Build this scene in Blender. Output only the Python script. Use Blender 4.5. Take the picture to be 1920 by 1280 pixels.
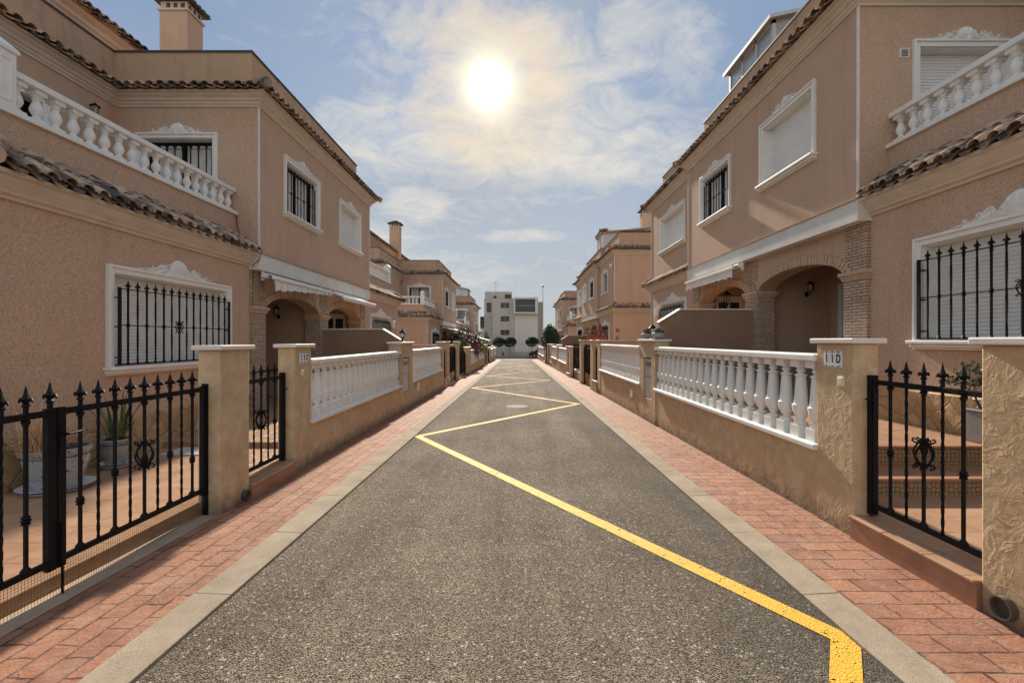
import bpy, bmesh, math, random
from math import sin, cos, pi, radians, sqrt
from mathutils import Vector, Matrix
random.seed(7)
S = bpy.context.scene
for o in list(bpy.data.objects): bpy.data.objects.remove(o)

# ------------------------------------------------------------------ camera
EYE = 1.6
cd = bpy.data.cameras.new('camera'); cam = bpy.data.objects.new('camera', cd); S.collection.objects.link(cam)
cam.location = (0, 0, EYE); cam.rotation_euler = (radians(90), 0, 0)
cd.lens = 16.5; cd.sensor_width = 36; cd.clip_start = .05; cd.clip_end = 3000
cd.shift_x = -9/1920; cd.shift_y = -2/1920
S.camera = cam
S.render.resolution_x = 1024; S.render.resolution_y = 682
S.view_settings.view_transform = 'Standard'; S.view_settings.look = 'None'
S.view_settings.exposure = 0.97; S.view_settings.gamma = 1
S.cycles.max_bounces = 6; S.cycles.diffuse_bounces = 3; S.cycles.glossy_bounces = 2; S.cycles.transmission_bounces = 3; S.cycles.transparent_max_bounces = 6
S.cycles.caustics_reflective = False; S.cycles.caustics_refractive = False

# ------------------------------------------------------------------ sun and sky
SUN_EL = radians(28.4); SUN_AZ = radians(-3.4)      # azimuth from +Y towards +X
sd = Vector((sin(SUN_AZ)*cos(SUN_EL), cos(SUN_AZ)*cos(SUN_EL), sin(SUN_EL)))
ld = bpy.data.lights.new('sun', 'SUN'); ld.energy = 4.0; ld.angle = radians(1.5); ld.color = (1, .89, .74)
lo = bpy.data.objects.new('sun', ld); S.collection.objects.link(lo)
lo.rotation_euler = (-sd).to_track_quat('-Z', 'Y').to_euler(); lo.location = (0, 0, 30)

W = bpy.data.worlds.new('World'); S.world = W; W.use_nodes = True
W.cycles.sampling_method = 'MANUAL'; W.cycles.sample_map_resolution = 512
def world():
    nt = W.node_tree; N = nt.nodes; L = nt.links; N.clear()
    def nd(t, **k):
        n = N.new(t)
        for a, b in k.items(): setattr(n, a, b)
        return n
    def put(s, v):
        if hasattr(v, 'links'): L.new(v, s)
        else: s.default_value = v
    def m(op, a, b=0., c=0., clamp=False):
        n = nd('ShaderNodeMath', operation=op, use_clamp=clamp)
        put(n.inputs[0], a); put(n.inputs[1], b); put(n.inputs[2], c); return n.outputs[0]
    def mix(f, a, b, bt='MIX'):
        n = nd('ShaderNodeMix', data_type='RGBA', blend_type=bt)
        put(n.inputs[0], f); put(n.inputs[6], a); put(n.inputs[7], b); return n.outputs[2]
    def ramp(f, a, b, c=0., d=1., ty='SMOOTHSTEP'):
        n = nd('ShaderNodeMapRange', interpolation_type=ty)
        put(n.inputs[0], f); put(n.inputs[1], a); put(n.inputs[2], b); put(n.inputs[3], c); put(n.inputs[4], d); return n.outputs[0]
    sky = nd('ShaderNodeTexSky', sky_type='NISHITA', sun_disc=False)
    sky.sun_elevation = SUN_EL; sky.sun_rotation = SUN_AZ
    sky.air_density = 1.0; sky.dust_density = .6; sky.ozone_density = 2.5
    tc = nd('ShaderNodeTexCoord'); d = tc.outputs['Generated']
    sep = nd('ShaderNodeSeparateXYZ'); L.new(d, sep.inputs[0]); x, y, z = sep.outputs
    dot = nd('ShaderNodeVectorMath', operation='DOT_PRODUCT'); L.new(d, dot.inputs[0]); dot.inputs[1].default_value = sd
    ang = m('ARCCOSINE', m('MINIMUM', dot.outputs['Value'], .999999))       # radians from the sun
    zz = m('ADD', m('MAXIMUM', z, 0.), .16)
    comb = nd('ShaderNodeCombineXYZ'); put(comb.inputs[0], m('DIVIDE', x, zz)); put(comb.inputs[1], m('DIVIDE', y, zz))
    p = comb.outputs[0]
    def noise(scale, det, rough, dist, off):
        mp = nd('ShaderNodeMapping'); L.new(p, mp.inputs[0]); mp.inputs[1].default_value = off; mp.inputs[3].default_value = (1, 1.0, 1)
        n = nd('ShaderNodeTexNoise'); L.new(mp.outputs[0], n.inputs[0]); n.inputs['Scale'].default_value = scale
        n.inputs['Detail'].default_value = det; n.inputs['Roughness'].default_value = rough; n.inputs['Distortion'].default_value = dist
        return n.outputs[0]
    big = noise(1.15, 4, .5, .3, CLOUD_OFF); fine = noise(5.5, 9, .66, .9, (5, 9, 0)); rip = noise(17, 5, .6, 1.4, (2, 1, 0))
    def bank(cx, cz, wx, wz):     # a cloud bank around a compass direction (tan azimuth, tan elevation)
        ta = m('DIVIDE', x, m('MAXIMUM', y, .05)); te = m('DIVIDE', z, m('MAXIMUM', y, .05))
        q = m('ADD', m('POWER', m('ABSOLUTE', m('DIVIDE', m('SUBTRACT', ta, cx), wx)), 2.), m('POWER', m('ABSOLUTE', m('DIVIDE', m('SUBTRACT', te, cz), wz)), 2.))
        return m('MULTIPLY', ramp(y, .0, .2), ramp(q, 0., 2.6, 1., 0.))
    banks = None
    for b in BANKS:
        v = m('MULTIPLY', bank(*b[:4]), b[4]); banks = v if banks is None else m('MAXIMUM', banks, v)
    behind = ramp(y, -.1, .35, 1., 0.)
    dens = m('ADD', m('MULTIPLY', big, .45), m('ADD', m('MULTIPLY', fine, .58), m('MULTIPLY', rip, .20)))
    q = m('ADD', m('MULTIPLY', m('SUBTRACT', dens, .632), 5.8), m('ADD', m('MULTIPLY', banks, 1.12), m('MULTIPLY', behind, .7)))
    mask = m('MULTIPLY', ramp(q, .12, 1.75, 0., 1., 'LINEAR'), ramp(z, .02, .1), clamp=True)
    thin = m('MULTIPLY', ramp(m('ADD', m('MULTIPLY', big, .7), m('MULTIPLY', fine, .3)), .36, .66), ramp(ang, .15, .9, 1., .25))
    # base: Nishita, with the bright haze round the sun held down as thin cloud does
    base = mix(1., sky.outputs[0], (SKYK[0], SKYK[1], SKYK[2], 1), 'MULTIPLY')
    haze = mix(ramp(z, .0, .50, .98, .05, 'LINEAR'), mix(.75, base, VEIL_C), HAZE_C)
    veil = mix(m('MULTIPLY', m('ADD', .25, m('MULTIPLY', thin, .7)), ramp(ang, .0, .85, .85, .1)), haze, PALE_C)
    near = ramp(ang, 0.05, .75, 1., 0.)
    cl = mix(near, CL_FAR, CL_NEAR)
    shade = mix(m('MULTIPLY', ramp(rip, .42, .72), m('SUBTRACT', .75, m('MULTIPLY', near, .35))), cl, CL_DARK)
    c1 = mix(m('MULTIPLY', mask, .88), veil, shade)
    # corona and the disc shining through
    g1 = m('POWER', ramp(ang, 0., .24, 1., 0., 'LINEAR'), 2.2)
    g2 = m('POWER', ramp(ang, .02, .10, 1., 0., 'LINEAR'), 2.4)
    wob = m('ADD', ang, m('MULTIPLY', m('SUBTRACT', fine, .5), .035))
    disc = m('POWER', ramp(wob, .008, .052, 1., 0., 'LINEAR'), 2.6)
    ring = m('MULTIPLY', ramp(wob, .05, .1), ramp(wob, .1, .2, 1., 0.))
    c2 = mix(m('MULTIPLY', g1, m('ADD', .3, m('MULTIPLY', mask, .6))), c1, (4.9, 4.2, 3.3, 1), 'MIX')
    c3 = mix(m('MULTIPLY', ring, m('MULTIPLY', mask, .35)), c2, (4.9, 3.7, 2.4, 1))
    c4 = mix(m('MULTIPLY', g2, .85), c3, (10, 8.6, 5.8, 1))
    c5 = mix(disc, c4, (30, 29, 26, 1))
    bgc = mix(behind, c5, mix(1., c5, (BEH[0], BEH[1], BEH[2], 1), 'MULTIPLY'))
    bg = nd('ShaderNodeBackground'); L.new(bgc, bg.inputs[0]); bg.inputs[1].default_value = .1
    out = nd('ShaderNodeOutputWorld'); L.new(bg.outputs[0], out.inputs[0])
CLOUD_OFF = (3.1, 1.7, 0)
# tan azimuth, tan elevation, half widths, weight
BANKS = [(-.26, .44, .20, .075, 1.2), (-.03, .42, .22, .06, 1.15), (.18, .425, .21, .085, 1.2), (.09, .53, .15, .09, 1.0), (.30, .62, .12, .10, 1.05), (-.10, .62, .26, .09, .85),
         (-.15, .52, .08, .07, .8), (-.215, .29, .06, .035, .95), (.02, .222, .09, .012, .9), (-.15, .15, .14, .035, .8), (.1, .3, .06, .012, .7), (-.3, .2, .1, .04, .8)]
SKYK = (.34, .44, .62)
HAZE_C = (2.9, 3.05, 3.0, 1); VEIL_C = (1.25, 1.78, 2.5, 1); PALE_C = (2.3, 2.42, 2.68, 1)
CL_FAR = (3.75, 3.75, 3.65, 1); CL_NEAR = (4.5, 4.2, 3.65, 1); CL_DARK = (2.5, 2.6, 2.8, 1)
BEH = (1.5, 1.45, 1.36)
world()

# ------------------------------------------------------------------ materials
MATS = {}
class NT:
    def __init__(s, name):
        s.m = bpy.data.materials.new(name); s.m.use_nodes = True; s.t = s.m.node_tree; s.N = s.t.nodes; s.L = s.t.links
        s.b = s.N['Principled BSDF']; s.pos = s.N.new('ShaderNodeNewGeometry').outputs['Position']; MATS[name] = s.m
    def nd(s, t, **k):
        n = s.N.new(t)
        for a, b in k.items(): setattr(n, a, b)
        return n
    def put(s, i, v):
        if hasattr(v, 'links'): s.L.new(v, i)
        elif isinstance(v, tuple) and len(v) == 3 and i.type == 'RGBA': i.default_value = (*v, 1)
        else: i.default_value = v
    def math(s, op, a, b=0., clamp=False):
        n = s.nd('ShaderNodeMath', operation=op, use_clamp=clamp); s.put(n.inputs[0], a); s.put(n.inputs[1], b); return n.outputs[0]
    def mix(s, f, a, b, bt='MIX'):
        n = s.nd('ShaderNodeMix', data_type='RGBA', blend_type=bt); s.put(n.inputs[0], f); s.put(n.inputs[6], a); s.put(n.inputs[7], b); return n.outputs[2]
    def ramp(s, f, a, b, c=0., d=1.):
        n = s.nd('ShaderNodeMapRange'); s.put(n.inputs[0], f); n.inputs[1].default_value = a; n.inputs[2].default_value = b
        n.inputs[3].default_value = c; n.inputs[4].default_value = d; return n.outputs[0]
    def vec(s, scale=(1, 1, 1), v=None, loc=(0, 0, 0)):
        n = s.nd('ShaderNodeMapping'); s.L.new(v or s.pos, n.inputs[0]); n.inputs[3].default_value = scale; n.inputs[1].default_value = loc; return n.outputs[0]
    def noise(s, sc, det=4, ro=.55, di=0., v=None):
        n = s.nd('ShaderNodeTexNoise'); s.L.new(v or s.pos, n.inputs[0]); n.inputs['Scale'].default_value = sc; n.inputs['Detail'].default_value = det
        n.inputs['Roughness'].default_value = ro; n.inputs['Distortion'].default_value = di; return n.outputs[0]
    def vor(s, sc, feat='F1', v=None, out='Distance', rnd=1.):
        n = s.nd('ShaderNodeTexVoronoi', feature=feat); s.L.new(v or s.pos, n.inputs[0]); n.inputs['Scale'].default_value = sc; n.inputs['Randomness'].default_value = rnd
        return n.outputs[out]
    def bump(s, h, st=.3, dist=.01, nrm=None):
        n = s.nd('ShaderNodeBump'); s.L.new(h, n.inputs['Height']); n.inputs['Strength'].default_value = st; n.inputs['Distance'].default_value = dist
        if nrm: s.L.new(nrm, n.inputs['Normal'])
        s.L.new(n.outputs[0], s.b.inputs['Normal']); return n.outputs[0]
    def col(s, c): s.put(s.b.inputs['Base Color'], c)
    def rough(s, r): s.put(s.b.inputs['Roughness'], r)
    def xz(s):
        sp = s.nd('ShaderNodeSeparateXYZ'); s.L.new(s.pos, sp.inputs[0]); return sp.outputs
    def wallvec(s):      # (x+y, z): runs along either axis-aligned wall
        x, y, z = s.xz(); c = s.nd('ShaderNodeCombineXYZ'); s.put(c.inputs[0], s.math('ADD', x, y)); s.put(c.inputs[1], z); return c.outputs[0]
    def brick(s, v, w, h, mortar, c1, c2, cm, off=.5, bias=0., sq=1., smooth=.1):
        n = s.nd('ShaderNodeTexBrick'); s.L.new(v, n.inputs[0]); n.offset = off; n.squash = sq
        s.put(n.inputs['Color1'], c1); s.put(n.inputs['Color2'], c2); s.put(n.inputs['Mortar'], cm)
        n.inputs['Scale'].default_value = 1; n.inputs['Mortar Size'].default_value = mortar; n.inputs['Mortar Smooth'].default_value = smooth
        n.inputs['Bias'].default_value = bias; n.inputs['Brick Width'].default_value = w; n.inputs['Row Height'].default_value = h
        return n.outputs[0], n.outputs[1]

def simple(name, c, r=.6, metal=0., var=.12, sc=6, bump=0., bs=40):
    n = NT(name); k = n.ramp(n.noise(sc, 5), .3, .7, 1-var, 1+var)
    n.col(n.mix(1., c, k, 'MULTIPLY')); n.rough(r); n.b.inputs['Metallic'].default_value = metal
    if bump: n.bump(n.noise(bs, 4), bump, .01)
    return n

def mk_mats():
    # stucco render of the houses: fine grain, faint blotches, a little run-off dirt
    def stucco(name, a, b):
        n = NT(name)
        g = n.noise(80, 4, .75); bl = n.noise(1.1, 5, .6)
        st = n.noise(1, 5, .6, .5, n.vec((3.1, 3.1, .45)))
        c = n.mix(n.ramp(bl, .3, .7), a, b)
        c = n.mix(n.ramp(g, .52, .36, 0., .9), c, tuple(v*.5 for v in a))
        c = n.mix(n.ramp(g, .55, .68, 0., .6), c, tuple(min(1, v*1.3) for v in b))
        c = n.mix(n.ramp(st, .50, .74, 0., .34), c, tuple(v*.62 for v in a))
        n.col(c); n.rough(.92); n.bump(g, .6, .008)
    stucco('stucco', (.57, .385, .268), (.63, .43, .307))
    # parapets: same render, streaked by rain under the coping
    n = NT('stucco_stained'); g = n.noise(95, 3, .7); st = n.math('ADD', n.math('MULTIPLY', n.noise(1, 5, .65, 1.2, n.vec((3.2, 3.2, .5))), .6), n.math('MULTIPLY', n.noise(2.1, 6, .7), .4)); bl = n.noise(1.3, 4)
    c = n.mix(n.ramp(bl, .3, .7), (.55, .37, .245), (.60, .41, .28)); c = n.mix(n.ramp(g, .3, .7, 0., .7), c, (.33, .2, .12))
    c = n.mix(n.ramp(st, .50, .68, 0., .6), c, (.20, .15, .11)); n.col(c); n.rough(.93); n.bump(g, .55, .006)
    # trowelled ochre boundary render
    n = NT('trowelled')
    d = n.noise(3.2, 4, .55, 1.2); e = n.noise(3.2, 3, .5, 1.8); f = n.noise(60, 3); e2 = n.noise(6.5, 4, .55, 1.2)
    rid = n.math('ABSOLUTE', n.math('SUBTRACT', e, .5)); rid = n.ramp(rid, 0., .035, 1., 0.); rid = n.math('MULTIPLY', rid, n.ramp(e2, .42, .6))
    h = n.math('ADD', n.math('MULTIPLY', rid, .55), n.math('ADD', n.math('MULTIPLY', e2, 1.0), n.math('MULTIPLY', f, .10)))
    c = n.mix(n.ramp(d, .3, .7), (.54, .385, .225), (.67, .50, .32))
    c = n.mix(n.ramp(e2, .4, .62, .0, .35), c, (.40, .26, .14))
    c = n.mix(n.ramp(n.noise(1.3, 5, .65), .48, .7, 0., .5), c, (.47, .27, .14))
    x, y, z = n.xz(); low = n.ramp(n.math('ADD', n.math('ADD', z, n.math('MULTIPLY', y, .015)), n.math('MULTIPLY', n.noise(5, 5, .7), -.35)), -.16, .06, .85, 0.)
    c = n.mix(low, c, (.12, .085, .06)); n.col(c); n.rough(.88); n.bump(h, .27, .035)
    simple('plaster_white', (.80, .78, .74), .55, var=.05, bump=.08)
    n = NT('plaster_dirty'); st = n.noise(1, 5, .6, .5, n.vec((9, 9, 2.5)))
    n.col(n.mix(n.ramp(st, .5, .8, 0., .45), (.80, .785, .75), (.46, .43, .38))); n.rough(.6); n.bump(n.noise(50, 3), .1, .005)
    n = NT('plaster_cast'); st = n.noise(1, 5, .65, .6, n.vec((14, 14, 5))); x, y, z = n.xz()
    c = n.mix(n.ramp(st, .5, .75, 0., .28), (.82, .80, .765), (.42, .38, .32)); c = n.mix(n.ramp(n.noise(40, 4, .7), .5, .75, 0., .2), c, (.5, .46, .40)); n.col(c); n.rough(.65); n.bump(n.noise(60, 4), .2, .006)
    n = NT('cornice'); st = n.noise(1, 5, .6, .5, n.vec((2.5, 2.5, 8)))
    n.col(n.mix(n.ramp(st, .42, .75, 0., .6), (.62, .525, .42), (.45, .35, .27))); n.rough(.8); n.bump(n.noise(60, 3), .1, .005)
    n = NT('beam'); st = n.noise(1.6, 6, .65, .5)
    n.col(n.mix(n.ramp(st, .45, .75, 0., .6), (.70, .68, .63), (.52, .49, .44))); n.rough(.8); n.bump(n.noise(40, 4), .1, .005)
    # split-face slips
    n = NT('brick_slip'); v = n.wallvec(); wv = n.nd('ShaderNodeVectorMath', operation='ADD'); s_ = n.nd('ShaderNodeVectorMath', operation='SCALE')
    nz = n.nd('ShaderNodeTexNoise'); n.L.new(n.pos, nz.inputs[0]); nz.inputs['Scale'].default_value = 9
    n.L.new(nz.outputs['Color'], s_.inputs[0]); s_.inputs['Scale'].default_value = .016; n.L.new(v, wv.inputs[0]); n.L.new(s_.outputs[0], wv.inputs[1])
    c, f = n.brick(wv.outputs[0], .19, .046, .008, (.60, .45, .34), (.42, .28, .19), (.13, .08, .055), off=.4, smooth=.3)
    c = n.mix(n.ramp(n.noise(30, 4), .35, .7, 0., .5), c, (.66, .50, .36)); n.col(c); n.rough(.85)
    n.bump(n.math('ADD', n.math('MULTIPLY', f, -1.), n.math('MULTIPLY', n.noise(35, 4), .6)), 1., .03)
    simple('mortar', (.20, .135, .09), .95, var=.2, sc=20)
    n = NT('voussoir'); n.col(n.mix(n.noise(9, 4), (.42, .28, .18), (.66, .48, .33))); n.rough(.85); n.bump(n.noise(45, 4), .5, .01)
    for i, (a, b) in enumerate([((.40, .27, .18), (.52, .36, .25)), ((.30, .19, .125), (.45, .31, .21)), ((.20, .145, .11), (.36, .26, .19)), ((.46, .33, .22), (.56, .42, .30))]):
        n = NT('roof_tile_%d' % i); q = n.noise(3.4, 5, .65, .7); c = n.mix(n.ramp(n.noise(9, 4), .3, .7), a, b)
        c = n.mix(n.ramp(q, .48, .6, 0., .9), c, (.045, .037, .035)); n.col(c); n.rough(.85); n.bump(n.noise(50, 4), .35, .008)
    n = NT('roof_tile_dark'); n.col(n.mix(n.noise(8, 4), (.035, .028, .025), (.13, .09, .065))); n.rough(.85)
    n = NT('roof_tile_red'); q = n.noise(4, 5, .65, .7); c = n.mix(n.noise(8, 3), (.20, .085, .06), (.30, .15, .11)); c = n.mix(n.ramp(q, .48, .62, 0., .8), c, (.05, .035, .035)); n.col(c); n.rough(.85)
    n = NT('iron'); n.col(n.mix(n.noise(30, 3), (.004, .004, .006), (.009, .008, .009))); n.rough(n.ramp(n.noise(18, 4), .3, .7, .45, .65)); n.b.inputs['Specular IOR Level'].default_value = .18; n.bump(n.noise(120, 3), .15, .002)
    # asphalt: binder with exposed light and dark aggregate
    n = NT('asphalt')
    v1 = n.nd('ShaderNodeTexVoronoi'); n.L.new(n.pos, v1.inputs[0]); v1.inputs['Scale'].default_value = 135
    sp = n.nd('ShaderNodeSeparateColor'); n.L.new(v1.outputs['Color'], sp.inputs[0]); r1 = sp.outputs[0]; r2 = sp.outputs[1]
    v2 = n.vor(48, out='Color'); sp2 = n.nd('ShaderNodeSeparateColor'); n.L.new(v2, sp2.inputs[0]); d2 = n.vor(48)
    tr = n.noise(1, 4, .6, .3, n.vec((2.2, .16, 1))); big = n.math('ADD', n.math('MULTIPLY', n.noise(.55, 6, .6, .3), .5), n.math('MULTIPLY', tr, .5)); mid = n.noise(3.5, 4)
    base = n.mix(n.ramp(big, .40, .60), (.122, .100, .077), (.218, .181, .140))
    c = n.mix(n.ramp(r1, .0, 1., .0, .85), base, n.mix(1., base, (3.1, 3.0, 2.8), 'MULTIPLY'))
    c = n.mix(n.ramp(r2, .62, .8, 0., .8), c, (.04, .035, .03))
    c = n.mix(n.ramp(v1.outputs['Distance'], .35, .75, 0., .7), c, (.045, .038, .032))
    stone = n.math('MULTIPLY', n.ramp(sp2.outputs[0], .86, .88), n.ramp(d2, .50, .32))
    c = n.mix(n.math('MULTIPLY', stone, .95, clamp=True), c, n.mix(sp2.outputs[1], (.34, .29, .22), (.60, .54, .44)))
    c = n.mix(n.ramp(mid, .5, .75, 0., .3), c, (.075, .062, .052))
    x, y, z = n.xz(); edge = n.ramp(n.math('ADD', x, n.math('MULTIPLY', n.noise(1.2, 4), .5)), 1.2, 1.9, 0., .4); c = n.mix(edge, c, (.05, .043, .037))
    n.col(c); n.rough(.95); n.b.inputs['Specular IOR Level'].default_value = .2
    h = n.math('ADD', n.math('MULTIPLY', v1.outputs['Distance'], -1.), n.math('MULTIPLY', r1, .5)); n.bump(h, 1., .010)
    # worn yellow paint that lets the aggregate show
    n = NT('yellow_paint')
    v1 = n.nd('ShaderNodeTexVoronoi'); n.L.new(n.pos, v1.inputs[0]); v1.inputs['Scale'].default_value = 95
    sp = n.nd('ShaderNodeSeparateColor'); n.L.new(v1.outputs['Color'], sp.inputs[0])
    x, y, z = n.xz(); age = n.ramp(y, 2, 34, 0., .30)
    wear = n.math('ADD', n.math('MULTIPLY', sp.outputs[0], .5), n.math('MULTIPLY', n.noise(14, 5, .7), .6))
    al = n.math('GREATER_THAN', n.math('SUBTRACT', .82, age), wear)
    n.col(n.mix(n.ramp(n.noise(60, 4), .3, .7), (.58, .31, .005), (.70, .41, .01))); n.rough(.7); n.bump(v1.outputs['Distance'], .7, .006); n.L.new(al, n.b.inputs['Alpha'])
    # pressed concrete pavers
    def paver(name, swap, w, h):
        n = NT(name); x, y, z = n.xz(); cb = n.nd('ShaderNodeCombineXYZ'); wob = n.math('MULTIPLY', n.noise(9, 4), .05)
        a, b = (y, x) if swap else (x, y)
        n.put(cb.inputs[0], n.math('ADD', a, wob)); n.put(cb.inputs[1], n.math('ADD', b, n.math('MULTIPLY', n.noise(6, 4), .035)))
        c, f = n.brick(cb.outputs[0], w, h, .008, (.35, .155, .085), (.22, .095, .055), (.055, .028, .02), off=.42, smooth=.45)
        c = n.mix(n.ramp(n.noise(6, 6, .65, 1.), .4, .7, 0., .55), c, (.43, .25, .17)); c = n.mix(n.ramp(n.noise(3.3, 5, .7), .5, .72, 0., .45), c, (.36, .26, .20)); c = n.mix(n.ramp(n.noise(2, 5), .45, .75, 0., .6), c, (.24, .10, .065)); c = n.mix(n.ramp(n.noise(23, 5, .7), .5, .7, 0., .4), c, (.22, .095, .065)); n.b.inputs['Specular IOR Level'].default_value = .25
        sl = n.noise(13, 6, .6, 1.8); n.col(c); n.rough(n.ramp(sl, .3, .7, .7, .9))
        n.bump(n.math('ADD', n.math('MULTIPLY', f, -1.), n.math('MULTIPLY', sl, .8)), .65, .02)
    paver('paver_along', True, .25, .142); paver('paver_across', False, .30, .152)
    n = NT('kerb'); g = n.noise(90, 4, .8); bl = n.noise(2.6, 6, .65)
    c = n.mix(n.ramp(bl, .3, .7), (.27, .215, .155), (.43, .355, .265)); c = n.mix(n.ramp(g, .42, .7, 0., .7), c, (.17, .135, .10)); n.col(c); n.rough(.95); n.b.inputs['Specular IOR Level'].default_value = .2; n.bump(g, .5, .005)
    simple('threshold', (.40, .29, .20), .9, var=.2, sc=4, bump=.3, bs=60)
    n = NT('ground'); n.col(n.mix(n.noise(.5, 6), (.20, .16, .12), (.30, .25, .19))); n.rough(.95)
    n = NT('pale_road'); n.col(n.mix(n.noise(.7, 6), (.26, .24, .21), (.34, .31, .27))); n.rough(.9)
    # terracotta garden tiles
    n = NT('terracotta'); x, y, z = n.xz(); cb = n.nd('ShaderNodeCombineXYZ'); n.put(cb.inputs[0], x); n.put(cb.inputs[1], y)
    c, f = n.brick(cb.outputs[0], .32, .32, .006, (.42, .24, .145), (.34, .19, .11), (.20, .14, .10), off=0.)
    c = n.mix(n.ramp(n.noise(4, 6, .6, .8), .4, .7, 0., .6), c, (.48, .31, .20)); n.col(c); n.rough(n.ramp(n.noise(9, 4), .3, .7, .3, .5)); n.bump(n.math('MULTIPLY', f, -1.), .4, .006)
    simple('terracotta_plain', (.37, .19, .115), .45, var=.2, sc=5)
    # stone cladding
    n = NT('stone_clad'); v = n.wallvec(); col = n.vor(3.6, out='Color', v=v); dd = n.vor(3.6, 'DISTANCE_TO_EDGE', v=v); sp = n.nd('ShaderNodeSeparateColor'); n.L.new(col, sp.inputs[0])
    c = n.mix(sp.outputs[0], (.36, .22, .10), (.54, .38, .21)); c = n.mix(n.ramp(n.noise(9, 5), .45, .7, 0., .6), c, (.30, .17, .09))
    e = n.ramp(dd, .01, .05); n.col(n.mix(e, (.36, .26, .16), c)); n.rough(.8); n.bump(n.math('ADD', e, n.math('MULTIPLY', n.noise(14, 5), .7)), .6, .03)
    # patterned stair riser
    n = NT('riser_tile'); v = n.wallvec(); cb = n.vec((24, 24, 24), v)
    w1 = n.vor(1., 'DISTANCE_TO_EDGE', v=cb, rnd=.35); n.col(n.mix(n.ramp(w1, .05, .2), (.17, .085, .05), n.mix(n.ramp(n.noise(40, 2), .45, .55), (.40, .22, .12), (.34, .30, .16)))); n.rough(.35)
    simple('shutter_white', (.78, .78, .76), .45, var=.04, bump=.03)
    simple('alu_white', (.80, .80, .79), .35, var=.03)
    simple('coping_dark', (.055, .05, .05), .6, var=.2)
    simple('coping_cream', (.70, .64, .58), .5, var=.08)
    n = NT('glass_dark'); n.col((.02, .024, .03)); n.rough(.08); n.b.inputs['Specular IOR Level'].default_value = .6
    n = NT('glass_clear'); n.col((.75, .82, .85)); n.rough(.05); n.b.inputs['Transmission Weight'].default_value = .6; n.b.inputs['Alpha'].default_value = .7
    n = NT('lantern_glass'); n.col((.9, .88, .8)); n.rough(.25); n.b.inputs['Transmission Weight'].default_value = .7
    simple('curtain', (.70, .68, .64), .8, var=.1, sc=12)
    simple('awning_cloth', (.74, .71, .66), .8, var=.1, sc=4, bump=.1)
    simple('awning_grey', (.60, .58, .55), .5, var=.08)
    simple('tile_ceramic', (.82, .83, .86), .15, var=.03); simple('ink_blue', (.012, .016, .06), .2)
    simple('ivory', (.74, .69, .52), .35, var=.04)
    simple('meter_grey', (.55, .53, .50), .5, var=.06); simple('meter_window', (.16, .16, .16), .3)
    simple('door_wood', (.06, .03, .018), .4, var=.3, sc=8)
    simple('partition', (.28, .175, .115), .9, var=.10, sc=3, bump=.3, bs=90)
    simple('leaf_green', (.045, .085, .025), .5, var=.5, sc=9); simple('leaf_dark', (.022, .05, .02), .55, var=.5, sc=5)
    simple('leaf_olive', (.10, .11, .03), .55, var=.5, sc=7); simple('leaf_red', (.11, .03, .03), .55, var=.5, sc=6); simple('leaf_yellow', (.20, .19, .05), .55, var=.4, sc=7)
    simple('dry_grass', (.62, .42, .24), .8, var=.4, sc=10); simple('bark', (.10, .07, .045), .9, var=.4, sc=14, bump=.5)
    simple('pot_grey', (.27, .26, .26), .6, var=.15); simple('pot_orange', (.36, .10, .05), .6, var=.15); simple('cloth_red', (.30, .035, .025), .7, var=.15)
    simple('soil', (.05, .03, .02), .95, var=.3)
    simple('cactus', (.09, .10, .05), .7, var=.4, sc=30, bump=.6, bs=60)
    simple('facade_pale', (.46, .43, .39), .85, var=.07, sc=.6); simple('facade_grey', (.36, .345, .32), .85, var=.08, sc=.6); simple('facade_light', (.64, .60, .54), .85, var=.05, sc=.5)
    simple('hedge', (.022, .045, .018), .6, var=.5, sc=3)
    simple('metal_grey', (.30, .31, .32), .4, metal=.5, var=.1); simple('car_paint', (.010, .012, .018), .25, var=.05); simple('rubber', (.012, .012, .012), .8)
    simple('headlight', (.6, .62, .65), .15); simple('manhole', (.27, .26, .24), .95, var=.3, sc=25, bump=.6, bs=60)
    simple('pipe_dark', (.10, .075, .055), .8, var=.3); simple('brass', (.30, .20, .08), .4, metal=.6)
    simple('cable', (.07, .03, .022), .7)
    # glazed pot with blue and green painted motifs
    n = NT('pot_painted'); q = n.noise(7, 2, .5, 2.2); q2 = n.noise(11, 2, .5, 1.)
    c = n.mix(n.math('MULTIPLY', n.ramp(n.math('ABSOLUTE', n.math('SUBTRACT', q, .5)), .022, .012), n.ramp(q2, .50, .54)), (.30, .31, .32), (.02, .03, .10))
    c = n.mix(n.ramp(n.noise(9, 2, .5, 1.), .66, .68), c, (.05, .08, .03)); n.col(c); n.rough(.2)
mk_mats()

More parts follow.
